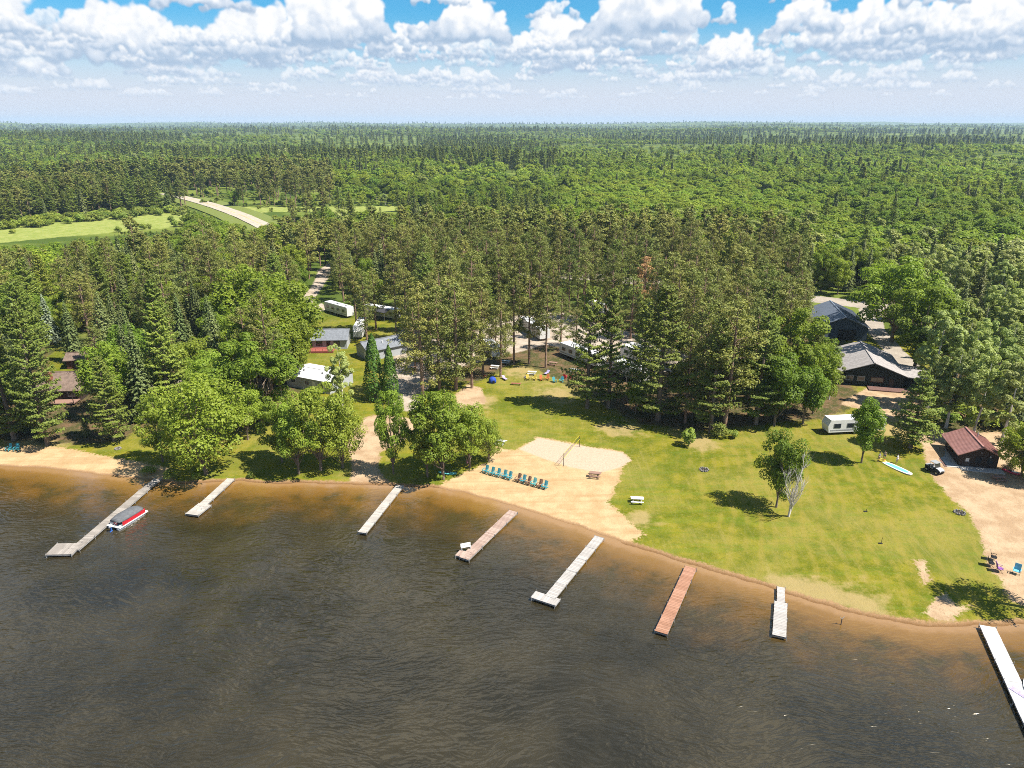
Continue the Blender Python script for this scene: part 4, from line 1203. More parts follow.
G = dict(
 glass=glass(), white=paint('white_painted_metal', (0.592, 0.592, 0.576), .45, .4, .06, dirt=(0.400, 0.384, 0.352)), roofwhite=paint('chalky_white_roof', (0.528, 0.536, 0.544), .7, .2, .10, 1.2, dirt=(0.320, 0.312, 0.296)),
 grey=paint('grey_metal', (0.256, 0.264, 0.272), .45, .5, .12), dark=paint('dark_plastic', (0.016, 0.016, 0.018), .5), black=paint('black_rubber', (0.010, 0.010, 0.010), .8), alu=paint('brushed_aluminium', (0.400, 0.400, 0.400), .35, .5, .08, metal=.6),
 redroof=paint('rust_red_steel_roof', (0.31, 0.16, 0.14), .38, .5, .10, 1.0), brownwall=paint('dark_brown_siding', (0.042, 0.029, 0.022), .8, .2, .2, 2.0), trim=paint('dark_trim', (0.048, 0.036, 0.028), .6),
 lodgeroof=paint('grey_shingle_roof', (0.28, 0.26, 0.25), .9, .1, .16, 1.6, dirt=(0.160, 0.144, 0.136)), lodgewall=paint('dark_green_siding', (0.024, 0.030, 0.026), .8, .2, .2), garageroof=paint('blue_grey_steel_roof', (0.148, 0.172, 0.216), .35, .5, .08, 1.0), garagewall=paint('blue_grey_siding', (0.048, 0.068, 0.096), .7, .2, .12),
 brownroof=paint('brown_shingle_roof', (0.160, 0.116, 0.092), .9, .1, .2, 1.5, dirt=(0.096, 0.072, 0.056)), brick=paint('red_brick', (0.208, 0.080, 0.056), .9, .1, .3, 8), logwall=paint('reddish_log_wall', (0.104, 0.044, 0.028), .8, .2, .25, 3),
 bluegreyroof=paint('slate_blue_shingle_roof', (0.160, 0.172, 0.192), .85, .1, .14, 1.6), palewall=paint('pale_grey_siding', (0.336, 0.352, 0.368), .7, .2, .08), deckred=planks('red_stained_boards', (0.224, 0.060, 0.044), (0.304, 0.096, 0.072)),
 concrete=paint('concrete', (0.368, 0.360, 0.344), .9, .1, .12, 1.5, dirt=(0.240, 0.232, 0.216)), brickpave=paint('brown_paving', (0.136, 0.080, 0.068), .9, .1, .2, 4),
 dockgrey=planks('weathered_grey_boards', (0.216, 0.192, 0.168), (0.312, 0.280, 0.248)), dockbrown=planks('pinkish_brown_boards', (0.272, 0.188, 0.152), (0.368, 0.276, 0.228)), dockrust=planks('orange_stained_boards', (.27, .135, .082), (.35, .19, .125)),
 dockwhite=planks('whitish_grey_boards', (0.304, 0.284, 0.264), (0.392, 0.368, 0.344)), dockbright=planks('bright_white_deck_panels', (.40, .39, .385), (.47, .465, .455)), dockpale=planks('pale_grey_boards', (0.320, 0.296, 0.264), (0.416, 0.384, 0.344)),
 post=paint('galvanised_post', (0.272, 0.264, 0.256), .5, .4), teal=paint('teal_plastic', (0.036, 0.240, 0.288), .5, .4, .12), aqua=paint('aqua_plastic', (0.080, 0.336, 0.336), .5, .4), chairbrown=paint('brown_plastic', (0.176, 0.096, 0.064), .6), yellow=paint('yellow_plastic', (0.46, 0.36, 0.05), .5), orange=paint('orange_red_plastic', (0.44, 0.12, 0.045), .5),
 red=paint('glossy_red', (0.416, 0.018, 0.028), .3, .5, .08), crimson=paint('crimson_plastic', (0.480, 0.024, 0.056), .35, .5, .08), blue=paint('blue_fabric', (0.016, 0.056, 0.320), .7), purple=paint('purple_fabric', (0.240, 0.096, 0.304), .8), lilac=paint('lilac_fabric', (0.336, 0.288, 0.480), .8), canopy=paint('grey_canvas', (0.104, 0.108, 0.116), .85, .1, .15, 2),
 wood=planks('picnic_boards', (0.200, 0.112, 0.080), (0.288, 0.176, 0.136)), woodred=planks('reddish_boards', (0.240, 0.080, 0.056), (0.320, 0.120, 0.088)), woodwhite=planks('white_boards', (0.560, 0.560, 0.544), (0.656, 0.656, 0.640)), pole=paint('pole_wood', (0.128, 0.096, 0.072), .9), net=paint('yellow_net_tape', (0.576, 0.480, 0.040), .7), stone=paint('field_stone', (0.240, 0.224, 0.208), .9, .1, .3, 6), ash=paint('ash_and_char', (0.024, 0.024, 0.024), 1),
 skin=paint('skin', (0.368, 0.216, 0.152), .6, .3, .05), hair=paint('dark_hair', (0.032, 0.020, 0.014), .8), pink=paint('pink_cloth', (0.496, 0.208, 0.272), .85), cwhite=paint('white_cloth', (0.576, 0.560, 0.536), .85), cnavy=paint('navy_cloth', (0.024, 0.032, 0.072), .85), cgrey=paint('grey_cloth', (0.176, 0.176, 0.184), .85), ctan=paint('tan_cloth', (0.272, 0.216, 0.152), .85),
 motor=paint('motor_cowl_white', (0.528, 0.544, 0.576), .3, .5), motorblue=paint('motor_blue', (0.024, 0.096, 0.336), .35, .5), boardblue=paint('pale_blue_foam', (0.128, 0.400, 0.528), .5), cloth=paint('awning_charcoal', (0.040, 0.040, 0.044), .9), screen=paint('dark_screen', (0.040, 0.040, 0.040), .9), wire=paint('black_wire', (0.012, 0.012, 0.012), .6), meshn=paint('net_cord', (0.040, 0.040, 0.040), .9))

class MB:
    def __init__(s): s.v = []; s.f = []
    def _add(s, vs, fs): o = len(s.v); s.v += [tuple(v) for v in vs]; s.f += [[i + o for i in f] for f in fs]; return s
    def box(s, c, d, rz=0., rx=0., ry=0.):
        M = Matrix.Translation(c) @ Matrix.Rotation(rz, 4, 'Z') @ Matrix.Rotation(ry, 4, 'Y') @ Matrix.Rotation(rx, 4, 'X')
        vs = [M @ Vector((x * d[0] / 2, y * d[1] / 2, z * d[2] / 2)) for x in (-1, 1) for y in (-1, 1) for z in (-1, 1)]
        return s._add(vs, [(0, 1, 3, 2), (4, 6, 7, 5), (0, 4, 5, 1), (2, 3, 7, 6), (0, 2, 6, 4), (1, 5, 7, 3)])
    def bar(s, p, q, w, h=None):
        p, q = Vector(p), Vector(q); h = h or w; d = q - p; L_ = d.length; d.normalize()
        up = Vector((0, 0, 1)) if abs(d.z) < .95 else Vector((0, 1, 0)); a = d.cross(up).normalized(); b = a.cross(d)
        vs = [p + d * (L_ * t) + a * (x * w / 2) + b * (z * h / 2) for t in (0, 1) for x in (-1, 1) for z in (-1, 1)]
        return s._add(vs, [(0, 1, 3, 2), (4, 6, 7, 5), (0, 4, 5, 1), (2, 3, 7, 6), (0, 2, 6, 4), (1, 5, 7, 3)])
    def rings(s, rings, cap=True):
        n = len(rings[0]); vs = [v for r_ in rings for v in r_]; fs = []
        for i in range(len(rings) - 1):
            for j in range(n): fs.append((i * n + j, i * n + (j + 1) % n, (i + 1) * n + (j + 1) % n, (i + 1) * n + j))
        if cap: fs.append(tuple(range(n))[::-1]); fs.append(tuple((len(rings) - 1) * n + j for j in range(n)))
        return s._add(vs, fs)
    def tube(s, pts, r, n=8):
        pts = [Vector(p) for p in pts]; rs = r if isinstance(r, (list, tuple)) else [r] * len(pts); out = []
        for i, p in enumerate(pts):
            d = (pts[min(i + 1, len(pts) - 1)] - pts[max(i - 1, 0)]).normalized()
            ref = Vector((0, 0, 1)) if abs(d.z) < .9 else Vector((1, 0, 0)); a = d.cross(ref).normalized(); b = a.cross(d)
            out.append([p + (a * math.cos(k * 2 * math.pi / n) + b * math.sin(k * 2 * math.pi / n)) * rs[i] for k in range(n)])
        return s.rings(out)
    def prism(s, poly2, axis, a, b):
        """polygon in (u, z) pushed along axis 'y' or 'x'; or polygon in (x, y) pushed along 'z'"""
        f = {'y': lambda p, t: (p[0], t, p[1]), 'x': lambda p, t: (t, p[0], p[1]), 'z': lambda p, t: (p[0], p[1], t)}[axis]
        return s.rings([[f(p, a) for p in poly2], [f(p, b) for p in poly2]])
    def build(s, name, mat, parent=None, bevel=0., smooth=False):
        me = bpy.data.meshes.new(name); me.from_pydata(s.v, [], s.f)
        bm = bmesh.new(); bm.from_mesh(me); bmesh.ops.recalc_face_normals(bm, faces=bm.faces)
        if bevel: bmesh.ops.bevel(bm, geom=bm.edges[:], offset=bevel, segments=2, affect='EDGES', clamp_overlap=True)
        if smooth:
            for f in bm.faces: f.smooth = True
        bm.to_mesh(me); bm.free(); me.materials.append(mat)
        return link(name, me, parent)
def root(name, loc, rz, label, cat, group=None):
    e = bpy.data.objects.new(name, None); COL.objects.link(e); e.empty_display_size = .4
    e.location = loc; e.rotation_euler = (0, 0, rz); return tag(e, label, cat, group)
def copy_tree(o, parent=None):
    c = o.copy(); COL.objects.link(c)
    if parent: c.parent = parent
    for ch in list(o.children): copy_tree(ch, c)
    return c

def window(par, c, d, face, frame=None, arch=False):
    """c centre on the wall plane; d (w, h); face: outward axis '-y','-x','x'"""
    w, h = d; fw = .09
    fr = MB(); pn = MB()
    def put(mb, u, z, du, dz, off, th):
        if face in ('-y', 'y'):
            sg = -1 if face == '-y' else 1
            mb.box((c[0] + u, c[1] + sg * off, c[2] + z), (du, th, dz))
        else:
            sg = -1 if face == '-x' else 1
            mb.box((c[0] + sg * off, c[1] + u, c[2] + z), (th, du, dz))
    put(fr, 0, h / 2, w + 2 * fw, fw, .03, .09); put(fr, 0, -h / 2, w + 2 * fw, fw, .03, .11); put(fr, -w / 2, 0, fw, h - fw, .03, .09); put(fr, w / 2, 0, fw, h - fw, .03, .09); put(fr, 0, 0, .04, h - fw, .03, .05)
    f = fr.build('window', frame or G['trim'], par)
    if arch:
        n = 10; pts = [(math.cos(a) * w / 2, h * .2 + math.sin(a) * w * .45) for a in [math.pi * k / n for k in range(n + 1)]] + [(-w / 2, -h / 2), (w / 2, -h / 2)]
        MB().prism([(c[0] + p[0], c[2] + p[1]) for p in pts], 'y', c[1] - .02, c[1] - .04).build('pane', G['glass'], f)
    else:
        put(pn, 0, 0, w, h, .012, .02); pn.build('pane', G['glass'], f)
    return f
def door(par, c, d, face, mat, handle=True):
    w, h = d
    if face in ('-y',): o = MB().box((c[0], c[1] - .03, c[2] + h / 2), (w, .08, h)).build('door', mat, par); hp = (c[0] + w * .36, c[1] - .1, c[2] + h * .48)
    else:
        sg = -1 if face == '-x' else 1
        o = MB().box((c[0] + sg * .03, c[1], c[2] + h / 2), (.08, w, h)).build('door', mat, par); hp = (c[0] + sg * .1, c[1] + w * .36, c[2] + h * .48)
    MB().box(hp, (.06, .06, .12)).build('handle', G['alu'], o)
    return o
def gable(name, label, cat, ridge_px, rot, W, Ln, wall_h, rise, wall, roof, over=.6, seams=0.0, group=None, setback=None, base_z=None):
    """house whose front gable (local -y side) has its ridge tip over ridge_px; ridge runs to local +y"""
    hz = wall_h + rise
    q = top_at(ridge_px[0], ridge_px[1], hz)
    d = Vector((-math.sin(rot), math.cos(rot), 0))
    q = q + d * over
    e = root(name, (q.x, q.y, q.z), rot, label, cat, group)
    pent = [(-W / 2, -.4), (W / 2, -.4), (W / 2, wall_h), (0, hz), (-W / 2, wall_h)]
    MB().prism(pent, 'y', 0, Ln).build('wall', wall, e)
    sl = rise / (W / 2); rf = MB(); th = .16; xo = W / 2 + over
    for sgn in (-1, 1):
        p = [(0, hz + .02), (sgn * xo, wall_h - sl * over + .02), (sgn * xo, wall_h - sl * over + th), (0, hz + th + .04)]
        rf.prism(p, 'y', -over, Ln + over)
        if seams:
            y = -over + seams / 2
            while y < Ln + over:
                rf.bar((0, y, hz + th + .07), (sgn * (xo - .02), y, wall_h - sl * over + th + .035), .05, .06); y += seams
    rf.bar((0, -over, hz + th + .08), (0, Ln + over, hz + th + .08), .32, .09)
    ro = rf.build('roof', roof, e)
    return e, ro

# ---- red roofed cabin on the dirt lot
cab, ro = gable('cabin', 'small dark brown cabin with a rust red metal roof on the dirt lot', 'cabin', (984, 448.5), R(-13), 6.0, 7.6, 2.6, 1.45, G['brownwall'], G['redroof'], .75, .42)
window(cab, (-.1, 0, 1.5), (1.1, 1.15), '-y', arch=True); window(cab, (1.75, 0, 1.5), (1.1, 1.15), '-y', arch=True)
dr = door(cab, (-1.85, 0, 0.05), (.95, 2.05), '-y', G['trim']); MB().box((-1.85, -.075, 1.35), (.55, .02, .6)).build('notice', G['white'], dr)
for y in (1.4, 3.4, 5.6): window(cab, (-3.0, y, 1.5), (1.1, 1.0), '-x')
window(cab, (3.0, 3.5, 1.5), (1.4, 1.0), 'x')
lp = MB().tube([(0, -.3, 3.05), (0, -.5, 3.0)], .05).build('wall_lamp', G['white'], cab); MB().tube([(1.6, -.05, 2.35), (1.6, -.28, 2.3)], .09).build('wall_lamp', G['white'], cab)
MB().box((-4.1, 3.1, .02), (2.1, 8.2, .22)).box((.35, -.95, .02), (6.9, 1.7, .224)).build('patio_slab', G['concrete'], cab)
MB().box((-5.35, 3.1, .0), (.42, 8.3, .26)).build('paving_edge', G['brickpave'], cab)
MB().tube([(1.0, 5.2, 3.2), (1.0, 5.2, 4.7)], .1).build('vent_pipe', G['grey'], ro)
# ---- grey lodge
lod, ro = gable('lodge', 'long dark green lodge with a wide grey shingle roof and porch wing', 'lodge', (875, 364), R(-15), 13.5, 17, 3.1, 2.5, G['lodgewall'], G['lodgeroof'], .7)
for x in (-4.6, -2.2): window(lod, (x, 0, 1.7), (1.5, 1.1), '-y', G['palewall'])
window(lod, (1.2, 0, 1.7), (2.6, 1.2), '-y', G['logwall']); door(lod, (4.2, 0, .05), (1.0, 2.05), '-y', G['trim'])
for y in (3, 7, 11): window(lod, (-6.75, y, 1.7), (1.4, 1.1), '-x', G['palewall'])
MB().prism([(7.0, 2.92), (13.2, 2.38), (13.2, 2.54), (7.0, 3.10)], 'y', -.6, 9.2).build('porch_roof', G['lodgeroof'], lod)
MB().box((9.6, 5.2, 1.15), (5.6, 6.8, 2.4)).build('porch_wall', G['lodgewall'], lod)
for x in (8.2, 10.6, 12.9): MB().box((x, -.3, 1.05), (.16, .16, 2.8)).build('post', G['trim'], lod)
MB().box((6.2, -1.6, .1), (14, 3.0, .3)).build('terrace', G['brickpave'], lod)
MB().tube([(2.5, 9, 4.6), (2.5, 9, 6.1)], .14).build('vent_pipe', G['grey'], ro)
MB().prism([(-6.2, 2.2), (2.2, 2.2), (2.2, 5.2), (-2, 5.9), (-6.2, 5.2)], 'x', 4, 6.6) if False else None
# ---- blue grey garage
gar, ro = gable('garage', 'blue grey garage with a steel roof and open dark doorway behind the lodge', 'garage', (846, 318), R(-11), 12.5, 19, 3.9, 2.6, G['garagewall'], G['garageroof'], .6, .6)
MB().box((1.0, -.02, 1.55), (4.6, .1, 3.1)).build('doorway', G['dark'], gar); door(gar, (-4.2, 0, .05), (1.0, 2.05), '-y', G['white'])  # dark slab on the solid wall, painted as the unlit inside of the garage
for y in (4, 10, 15): window(gar, (-6.25, y, 2.0), (1.3, 1.0), '-x', G['white'])
# ---- brown cabin left
lc, ro = gable('cabin', 'brown shingled cabin with a brick chimney behind the left sand beach', 'cabin', (44, 373), R(-86), 9.5, 8.6, 2.7, 2.2, G['brownwall'], G['brownroof'], .7)
MB().box((2.4, 1.6, 4.4), (1.2, .9, 2.6)).build('chimney', G['brick'], ro)
for y in (1.6, 6.8): window(lc, (4.75, y, 1.5), (1.4, 1.1), 'x', G['palewall'])
door(lc, (4.75, 4.1, .05), (1., 2.05), 'x', G['trim'])
MB().box((6.1, 4.3, .3), (2.6, 8.4, .16)).build('deck', G['wood'], lc)
for y in (.4, 4.3, 8.2): MB().box((7.2, y, 1.25), (.12, .12, 2.0)).build('post', G['trim'], lc)
lc2, _ = gable('shed', 'small brown roofed shed behind the brown cabin', 'shed', (66, 353.5), R(-80), 4.6, 4.2, 2.3, 1.0, G['logwall'], G['brownroof'], .5)
door(lc2, (2.3, 2, .05), (.9, 1.9), 'x', G['trim'])
# ---- dark red cabin under the trees
rc, _ = gable('cabin', 'dark red cabin half hidden under the trees of the left wood', 'cabin', (203, 338), R(-78), 5.5, 5.5, 2.6, 1.4, G['logwall'], G['brownroof'], .5)
door(rc, (2.75, 1.4, .05), (.9, 2), 'x', G['trim']); window(rc, (2.75, 4, 1.5), (1.2, 1.), 'x', G['palewall'])
# ---- white roofed mobile home
mh, ro = gable('mobile_home', 'mobile home with a low white roof behind the bright green maples', 'mobile home', (297, 366), R(-116), 8.2, 12.5, 2.7, .75, G['palewall'], G['roofwhite'], .3)
for y in (2, 6, 10): window(mh, (4.1, y, 1.6), (1.3, 1.), 'x', G['white'])
for y in (3.2, 8.5): MB().tube([(1.6, y, 3.1), (1.6, y, 3.7)], .14).build('vent_pipe', G['dark'], ro)
door(mh, (4.1, 8, .3), (.9, 1.95), 'x', G['white'])
# ---- cabin with the red deck
bc, ro = gable('cabin', 'slate roofed cabin with pale walls and a red deck beside the trailer lawn', 'cabin', (312, 330), R(-86), 7.2, 9.0, 2.6, 1.7, G['palewall'], G['bluegreyroof'], .5)
for y in (1.8, 6.4): window(bc, (3.6, y, 1.5), (1.5, 1.1), 'x', G['trim'])
door(bc, (3.6, 4.2, .4), (1., 2.), 'x', G['trim'])
MB().box((5.5, 2.8, .42), (3.6, 6.4, .14)).build('deck', G['deckred'], bc)
rl = MB()
for y in np.linspace(-.3, 5.9, 8): rl.box((7.25, y, .75), (.08, .08, .9))
rl.box((7.25, 2.8, 1.2), (.14, 6.4, .08)).box((7.25, 2.8, .3), (.06, 6.4, .45)).box((5.5, -.35, 1.2), (3.5, .1, .08))
rl.build('deck_rail', G['deckred'], bc)
# ---- grey roofed garage with pale gable
gg, ro = gable('garage', 'pale walled garage with a grey roof behind the pair of cedars', 'garage', (360, 343), R(-52), 6.6, 11, 2.6, 1.5, G['palewall'], G['bluegreyroof'], .45)
door(gg, (1.6, 0, .05), (.95, 2.), '-y', G['white']); window(gg, (3.3, 5, 1.5), (1.4, 1.), 'x', G['white'])
MB().tube([(1.5, 5, 3.5), (1.5, 5, 4.1)], .14).build('vent_pipe', G['white'], ro)

# ---- trailers
def trailer(label, px_a, px_b, Hh=2.7, Wd=2.5, awn=False, stripe='grey', hitch=True, cat='travel trailer', zt=True, roofmat='roofwhite', base=False):
    """roof centre line runs from px_a to px_b (front end at a)"""
    f = (lambda p: P(*p)) if base else (lambda p: top_at(p[0], p[1], Hh + .7))
    a, b = f(px_a), f(px_b)
    d = b - a; rz = math.atan2(d.y, d.x); Ln = math.hypot(d.x, d.y)
    e = root('travel_trailer', ((a.x + b.x) / 2, (a.y + b.y) / 2, (a.z + b.z) / 2), rz, label, cat)
    prof = [(-Ln / 2 + .25, .62), (Ln / 2, .62), (Ln / 2, .62 + Hh - .1), (Ln / 2 - .3, .62 + Hh), (-Ln / 2 + .5, .62 + Hh), (-Ln / 2, .62 + Hh * .55)]
    MB().prism(prof, 'y', -Wd / 2, Wd / 2).build('body', G['white'], e)
    MB().box((.05, 0, .66 + Hh), (Ln - .7, Wd - .08, .1)).build('roof', G[roofmat], e)
    for sx in (-.12, .14) if Ln > 6 else (.0,):
        for sy in (-1, 1):
            w_ = MB().tube([(sx * Ln * .35 + .3, sy * (Wd / 2 - .02), .36), (sx * Ln * .35 + .3, sy * (Wd / 2 - .26), .36)], .36, 14).build('wheel', G['black'], e)
            MB().tube([(sx * Ln * .35 + .3, sy * (Wd / 2 + .0), .36), (sx * Ln * .35 + .3, sy * (Wd / 2 - .05), .36)], .17, 10).build('rim', G['alu'], w_)
    for sy in (-1, 1):
        MB().box((.1, sy * (Wd / 2 + .012), 1.05), (Ln - .9, .02, .22)).build('stripe', G[stripe], e)
        n = max(2, int(Ln / 2.6))
        for k in range(n):
            x = -Ln / 2 + (k + .7) * Ln / (n + .4)
            fr = MB().box((x, sy * (Wd / 2 + .02), 1.05 + Hh * .37), (1.45, .05, .95)).build('window', G['alu'], e)
            MB().box((x, sy * (Wd / 2 + .05), 1.05 + Hh * .37), (1.3, .02, .8)).build('pane', G['glass'], fr)
    dd = MB().box((Ln * .12, -(Wd / 2 + .035), .72 + .95), (.68, .05, 1.85)).build('door', G['white'], e)
    MB().box((Ln * .12 + .26, -(Wd / 2 + .09), 1.6), (.08, .05, .14)).build('handle', G['dark'], dd)
    MB().box((0, 0, .62 + Hh + .22), (.95, .75, .26)).build('air_conditioner', G['palewall'], e, bevel=.05)
    MB().box((Ln * .3, .3, .62 + Hh + .14), (.5, .5, .14)).build('roof_vent', G['dark'], e)
    if hitch: MB().bar((-Ln / 2 + .3, -.6, .55), (-Ln / 2 - 1.1, 0, .5), .09).bar((-Ln / 2 + .3, .6, .55), (-Ln / 2 - 1.1, 0, .5), .09).tube([(-Ln / 2 - .9, 0, 0), (-Ln / 2 - .9, 0, .6)], .05).build('hitch', G['dark'], e)
    if awn:
        aw = MB().prism([(-Wd / 2, .62 + Hh - .1), (-Wd / 2, .62 + Hh - .04), (-Wd / 2 - 2.6, .62 + Hh - .62), (-Wd / 2 - 2.6, .62 + Hh - .68)], 'x', -Ln * .36, Ln * .34).build('awning', G['cloth'], e)
        for sx in (-.34, .32): MB().tube([(sx * Ln, -Wd / 2 - 2.5, 0), (sx * Ln, -Wd / 2 - 2.5, Hh - .04)], .03).build('awning_pole', G['alu'], aw)
    return e
trailer('white travel trailer parked at the edge of the lawn behind a small dark oak', (823.5, 433), (880, 430.5), 2.5, 2.5, base=True)
trailer('white travel trailer with dark windows standing on the lawn by the gravel track', (327, 300.5), (350, 307))
trailer('white trailer with a dark awning under the airy red pines', (366, 304), (398, 309), awn=True)
trailer('white camper farthest back in the trailer row under the airy pines', (356, 291), (371, 296))
trailer('tall camper standing endwise between the slate roofed cabin and the dark awning', (357, 327), (363, 317), Hh=3.0)
trailer('long white roofed trailer seen between the trunks left of the big white pines', (564, 341), (602, 355), Wd=3.2)
trailer('long white roofed trailer behind the big white pine pair, nearest the lawn', (612, 357), (646, 370), Wd=3.0, awn=True)
trailer('wide pale roofed trailer behind the broadest white pine', (626, 343), (656, 352), Wd=4.2, cat='trailer')
trailer('white trailer on the gravel lot behind the tall bare stemmed pines', (524, 316), (545, 329), Wd=3.0)
trailer('small white camper on the gravel lot left of the picnic tables', (486, 338), (496, 346), Wd=2.6)
trailer('white camper deep in the pines beside the campground road', (590, 300), (606, 304), Wd=2.6)

# ---- docks
def dock(label, sections, mat, posts=True, zt=.5, board=.30, ladder=None, frames=False, width_scale=1.0):
    secs = []
    for (a, b, w) in sections:
        ax, ay = plane_pt(a[0], a[1], zt); bx, by = plane_pt(b[0], b[1], zt); secs.append((Vector((ax, ay, 0)), Vector((bx, by, 0)), w))
    o = secs[0][0]
    e = root('dock', (o.x, o.y, 0), 0, label, 'dock', 'docks along the shore')
    for si, (a, b, w) in enumerate(secs):
        a2 = a - o; b2 = b - o; d = (b2 - a2); Ln = d.length; d.normalize(); ang = math.atan2(d.y, d.x); nrm = Vector((-d.y, d.x, 0))
        dk = MB(); n = max(2, int(Ln / board)); lift = .003 * si
        for k in range(n):
            c = a2 + d * ((k + .5) * Ln / n); c.z = zt - .025 + lift + random.uniform(-.003, .003)
            dk.box(c, (Ln / n - .022, w + random.uniform(-.02, .02), .05), ang)
        dk.build('deck', mat, e)
        fr = MB()
        for sg in (-1, 1):
            off = nrm * (sg * (w / 2 - .05)); fr.bar(a2 + off + Vector((0, 0, zt - .15)), b2 + off + Vector((0, 0, zt - .15)), .06, .19)
        m_ = max(2, int(Ln / 3) + 1)
        for k in range(m_):
            c = a2 + d * (.06 + (Ln - .12) * k / (m_ - 1)); fr.bar(c - nrm * w / 2 + Vector((0, 0, zt - .2)), c + nrm * w / 2 + Vector((0, 0, zt - .2)), .07, .13)
        if frames:
            for k in range(m_): 
                c = a2 + d * (Ln * k / (m_ - 1)); fr.bar(c - nrm * (w / 2 + .03) + Vector((0, 0, zt + .012)), c + nrm * (w / 2 + .03) + Vector((0, 0, zt + .012)), .09, .03)
        fr.build('frame', G['post'], e)
        if posts:
            for k in range(m_):
                for sg in (-1, 1):
                    c = a2 + d * (.08 + (Ln - .16) * k / (m_ - 1)) + nrm * (sg * (w / 2 + .05))
                    wz = min(float(zg(o.x + c.x, o.y + c.y)), 0) - .2
                    MB().tube([(c.x, c.y, wz), (c.x, c.y, zt + random.uniform(.08, .3))], .035, 6).build('post', G['post'], e)
    return e, o
dock('long weathered dock with a left hand end platform and the red pontoon boat alongside', [((158, 478.5), (143, 490.5), 1.35), ((143, 490.5), (74, 549.5), 1.45), ((77.5, 548.5), (51, 549), 2.9)], G['dockgrey'])
dock('short pale dock with a wider left end, second from the left', [((231, 478.5), (197, 509.5), 1.35), ((205, 504), (191.5, 514.5), 2.3)], G['dockpale'])
dock('straight whitish dock below the sandy boat ramp', [((400, 485.5), (362, 532.5), 1.35)], G['dockpale'], frames=True)
dock('pinkish brown dock with a small white bench near its outer end', [((513.5, 511), (464, 558.5), 1.5), ((469, 555.5), (457.5, 552.5), 1.5)], G['dockbrown'])
dock('whitish dock with a crosswise platform making a T at its end', [((599.5, 537), (550, 597), 1.45), ((533.5, 594.2), (558, 602.3), 1.5)], G['dockwhite'], frames=True)
dock('orange brown stained dock with pale edges', [((691, 567), (661, 632.5), 1.55)], G['dockrust'])
dock('short grey dock with a narrow shore ramp and wider outer half', [((781, 587), (781, 602), .95), ((781, 602), (779.3, 636), 1.55)], G['dockwhite'])
dock('long bright white dock running out of the picture at lower right', [((987.5, 626), (1046, 752), 1.75)], G['dockbright'], board=.6)

# bench on the pinkish dock
q = plane_pt(466, 549, .5); bn = root('bench', (q[0], q[1], .5), R(20), 'small white bench on the pinkish brown dock', 'bench')
MB().box((0, 0, .43), (1.5, .42, .05)).build('seat', G['woodwhite'], bn); MB().box((0, .22, .7), (1.5, .05, .34), rx=R(-8)).build('backrest', G['woodwhite'], bn)
for sx in (-1, 1): MB().box((sx * .65, 0, .21), (.06, .4, .42)).build('leg', G['woodwhite'], bn)

# ---- pontoon boat
a = Vector((*plane_pt(112.5, 527, .6), 0)); b = Vector((*plane_pt(142, 509, .6), 0)); d = b - a; PL = d.length; rz = math.atan2(d.y, d.x)
pb = root('pontoon_boat', ((a.x + b.x) / 2, (a.y + b.y) / 2, 0), rz, 'red pontoon boat with a grey canvas cover moored beside the long dock', 'pontoon boat')
for sy in (-1, 1):
    pts = [(-PL / 2 + .1, sy * .85, .12), (PL / 2 - .9, sy * .85, .12), (PL / 2 - .3, sy * .85, .22), (PL / 2 + .1, sy * .85, .38)]
    MB().tube(pts, [.33, .33, .26, .06], 14).build('pontoon', G['alu'], pb, smooth=True)
MB().box((0, 0, .50), (PL - .2, 2.5, .1)).build('deck', G['white'], pb)
MB().box((0, 1.27, .50), (PL - .15, .05, .16)).box((0, -1.27, .50), (PL - .15, .05, .16)).box((PL / 2 - .07, 0, .5), (.05, 2.5, .16)).build('rub_rail', G['white'], pb)
for sy in (-1, 1): MB().box((.15, sy * 1.17, .86), (PL - 1.3, .05, .58)).build('side_panel', G['red'], pb)
MB().box((PL / 2 - .5, 0, .86), (.05, 2.3, .58)).build('front_panel', G['red'], pb); MB().box((-PL / 2 + .75, .5, .86), (.05, 1.3, .58)).build('rear_panel', G['red'], pb)
MB().box((-1.5, .75, .78), (1.6, .6, .42)).box((1.4, .75, .78), (2.2, .6, .42)).box((1.4, -.75, .78), (2.2, .6, .42)).build('seat', G['cwhite'], pb, bevel=.06)
rg = []
for k, x in enumerate(np.linspace(-PL * .41, PL * .42, 12)):
    t_ = k / 11; hw_ = 1.22 * (1 - .25 * (2 * abs(t_ - .5)) ** 4); top = 1.78 - .30 * (2 * abs(t_ - .45)) ** 2.2
    rg.append([(x, hw_ * math.cos(math.pi * j / 9), 1.18 + (top - 1.18) * math.sin(math.pi * j / 9) + .03 * math.sin(j * 2.3 + k)) for j in range(10)] + [(x, -hw_ * .97, 1.14), (x, hw_ * .97, 1.14)])
MB().rings(rg).build('canvas_cover', G['canopy'], pb, smooth=True)
mt = MB().box((-PL / 2 - .32, 0, .98), (.52, .42, .5)).build('motor', G['motor'], pb, bevel=.1)
MB().box((-PL / 2 - .32, 0, .45), (.2, .18, .7)).box((-PL / 2 - .36, 0, .02), (.5, .1, .16)).build('motor_leg', G['motorblue'], mt)
MB().tube([(-PL / 2 - .02, -.5, .6), (-PL / 2 - .02, -.5, 1.15), (-PL / 2 + .5, -.5, 1.2)], .03).build('ladder_rail', G['alu'], pb)

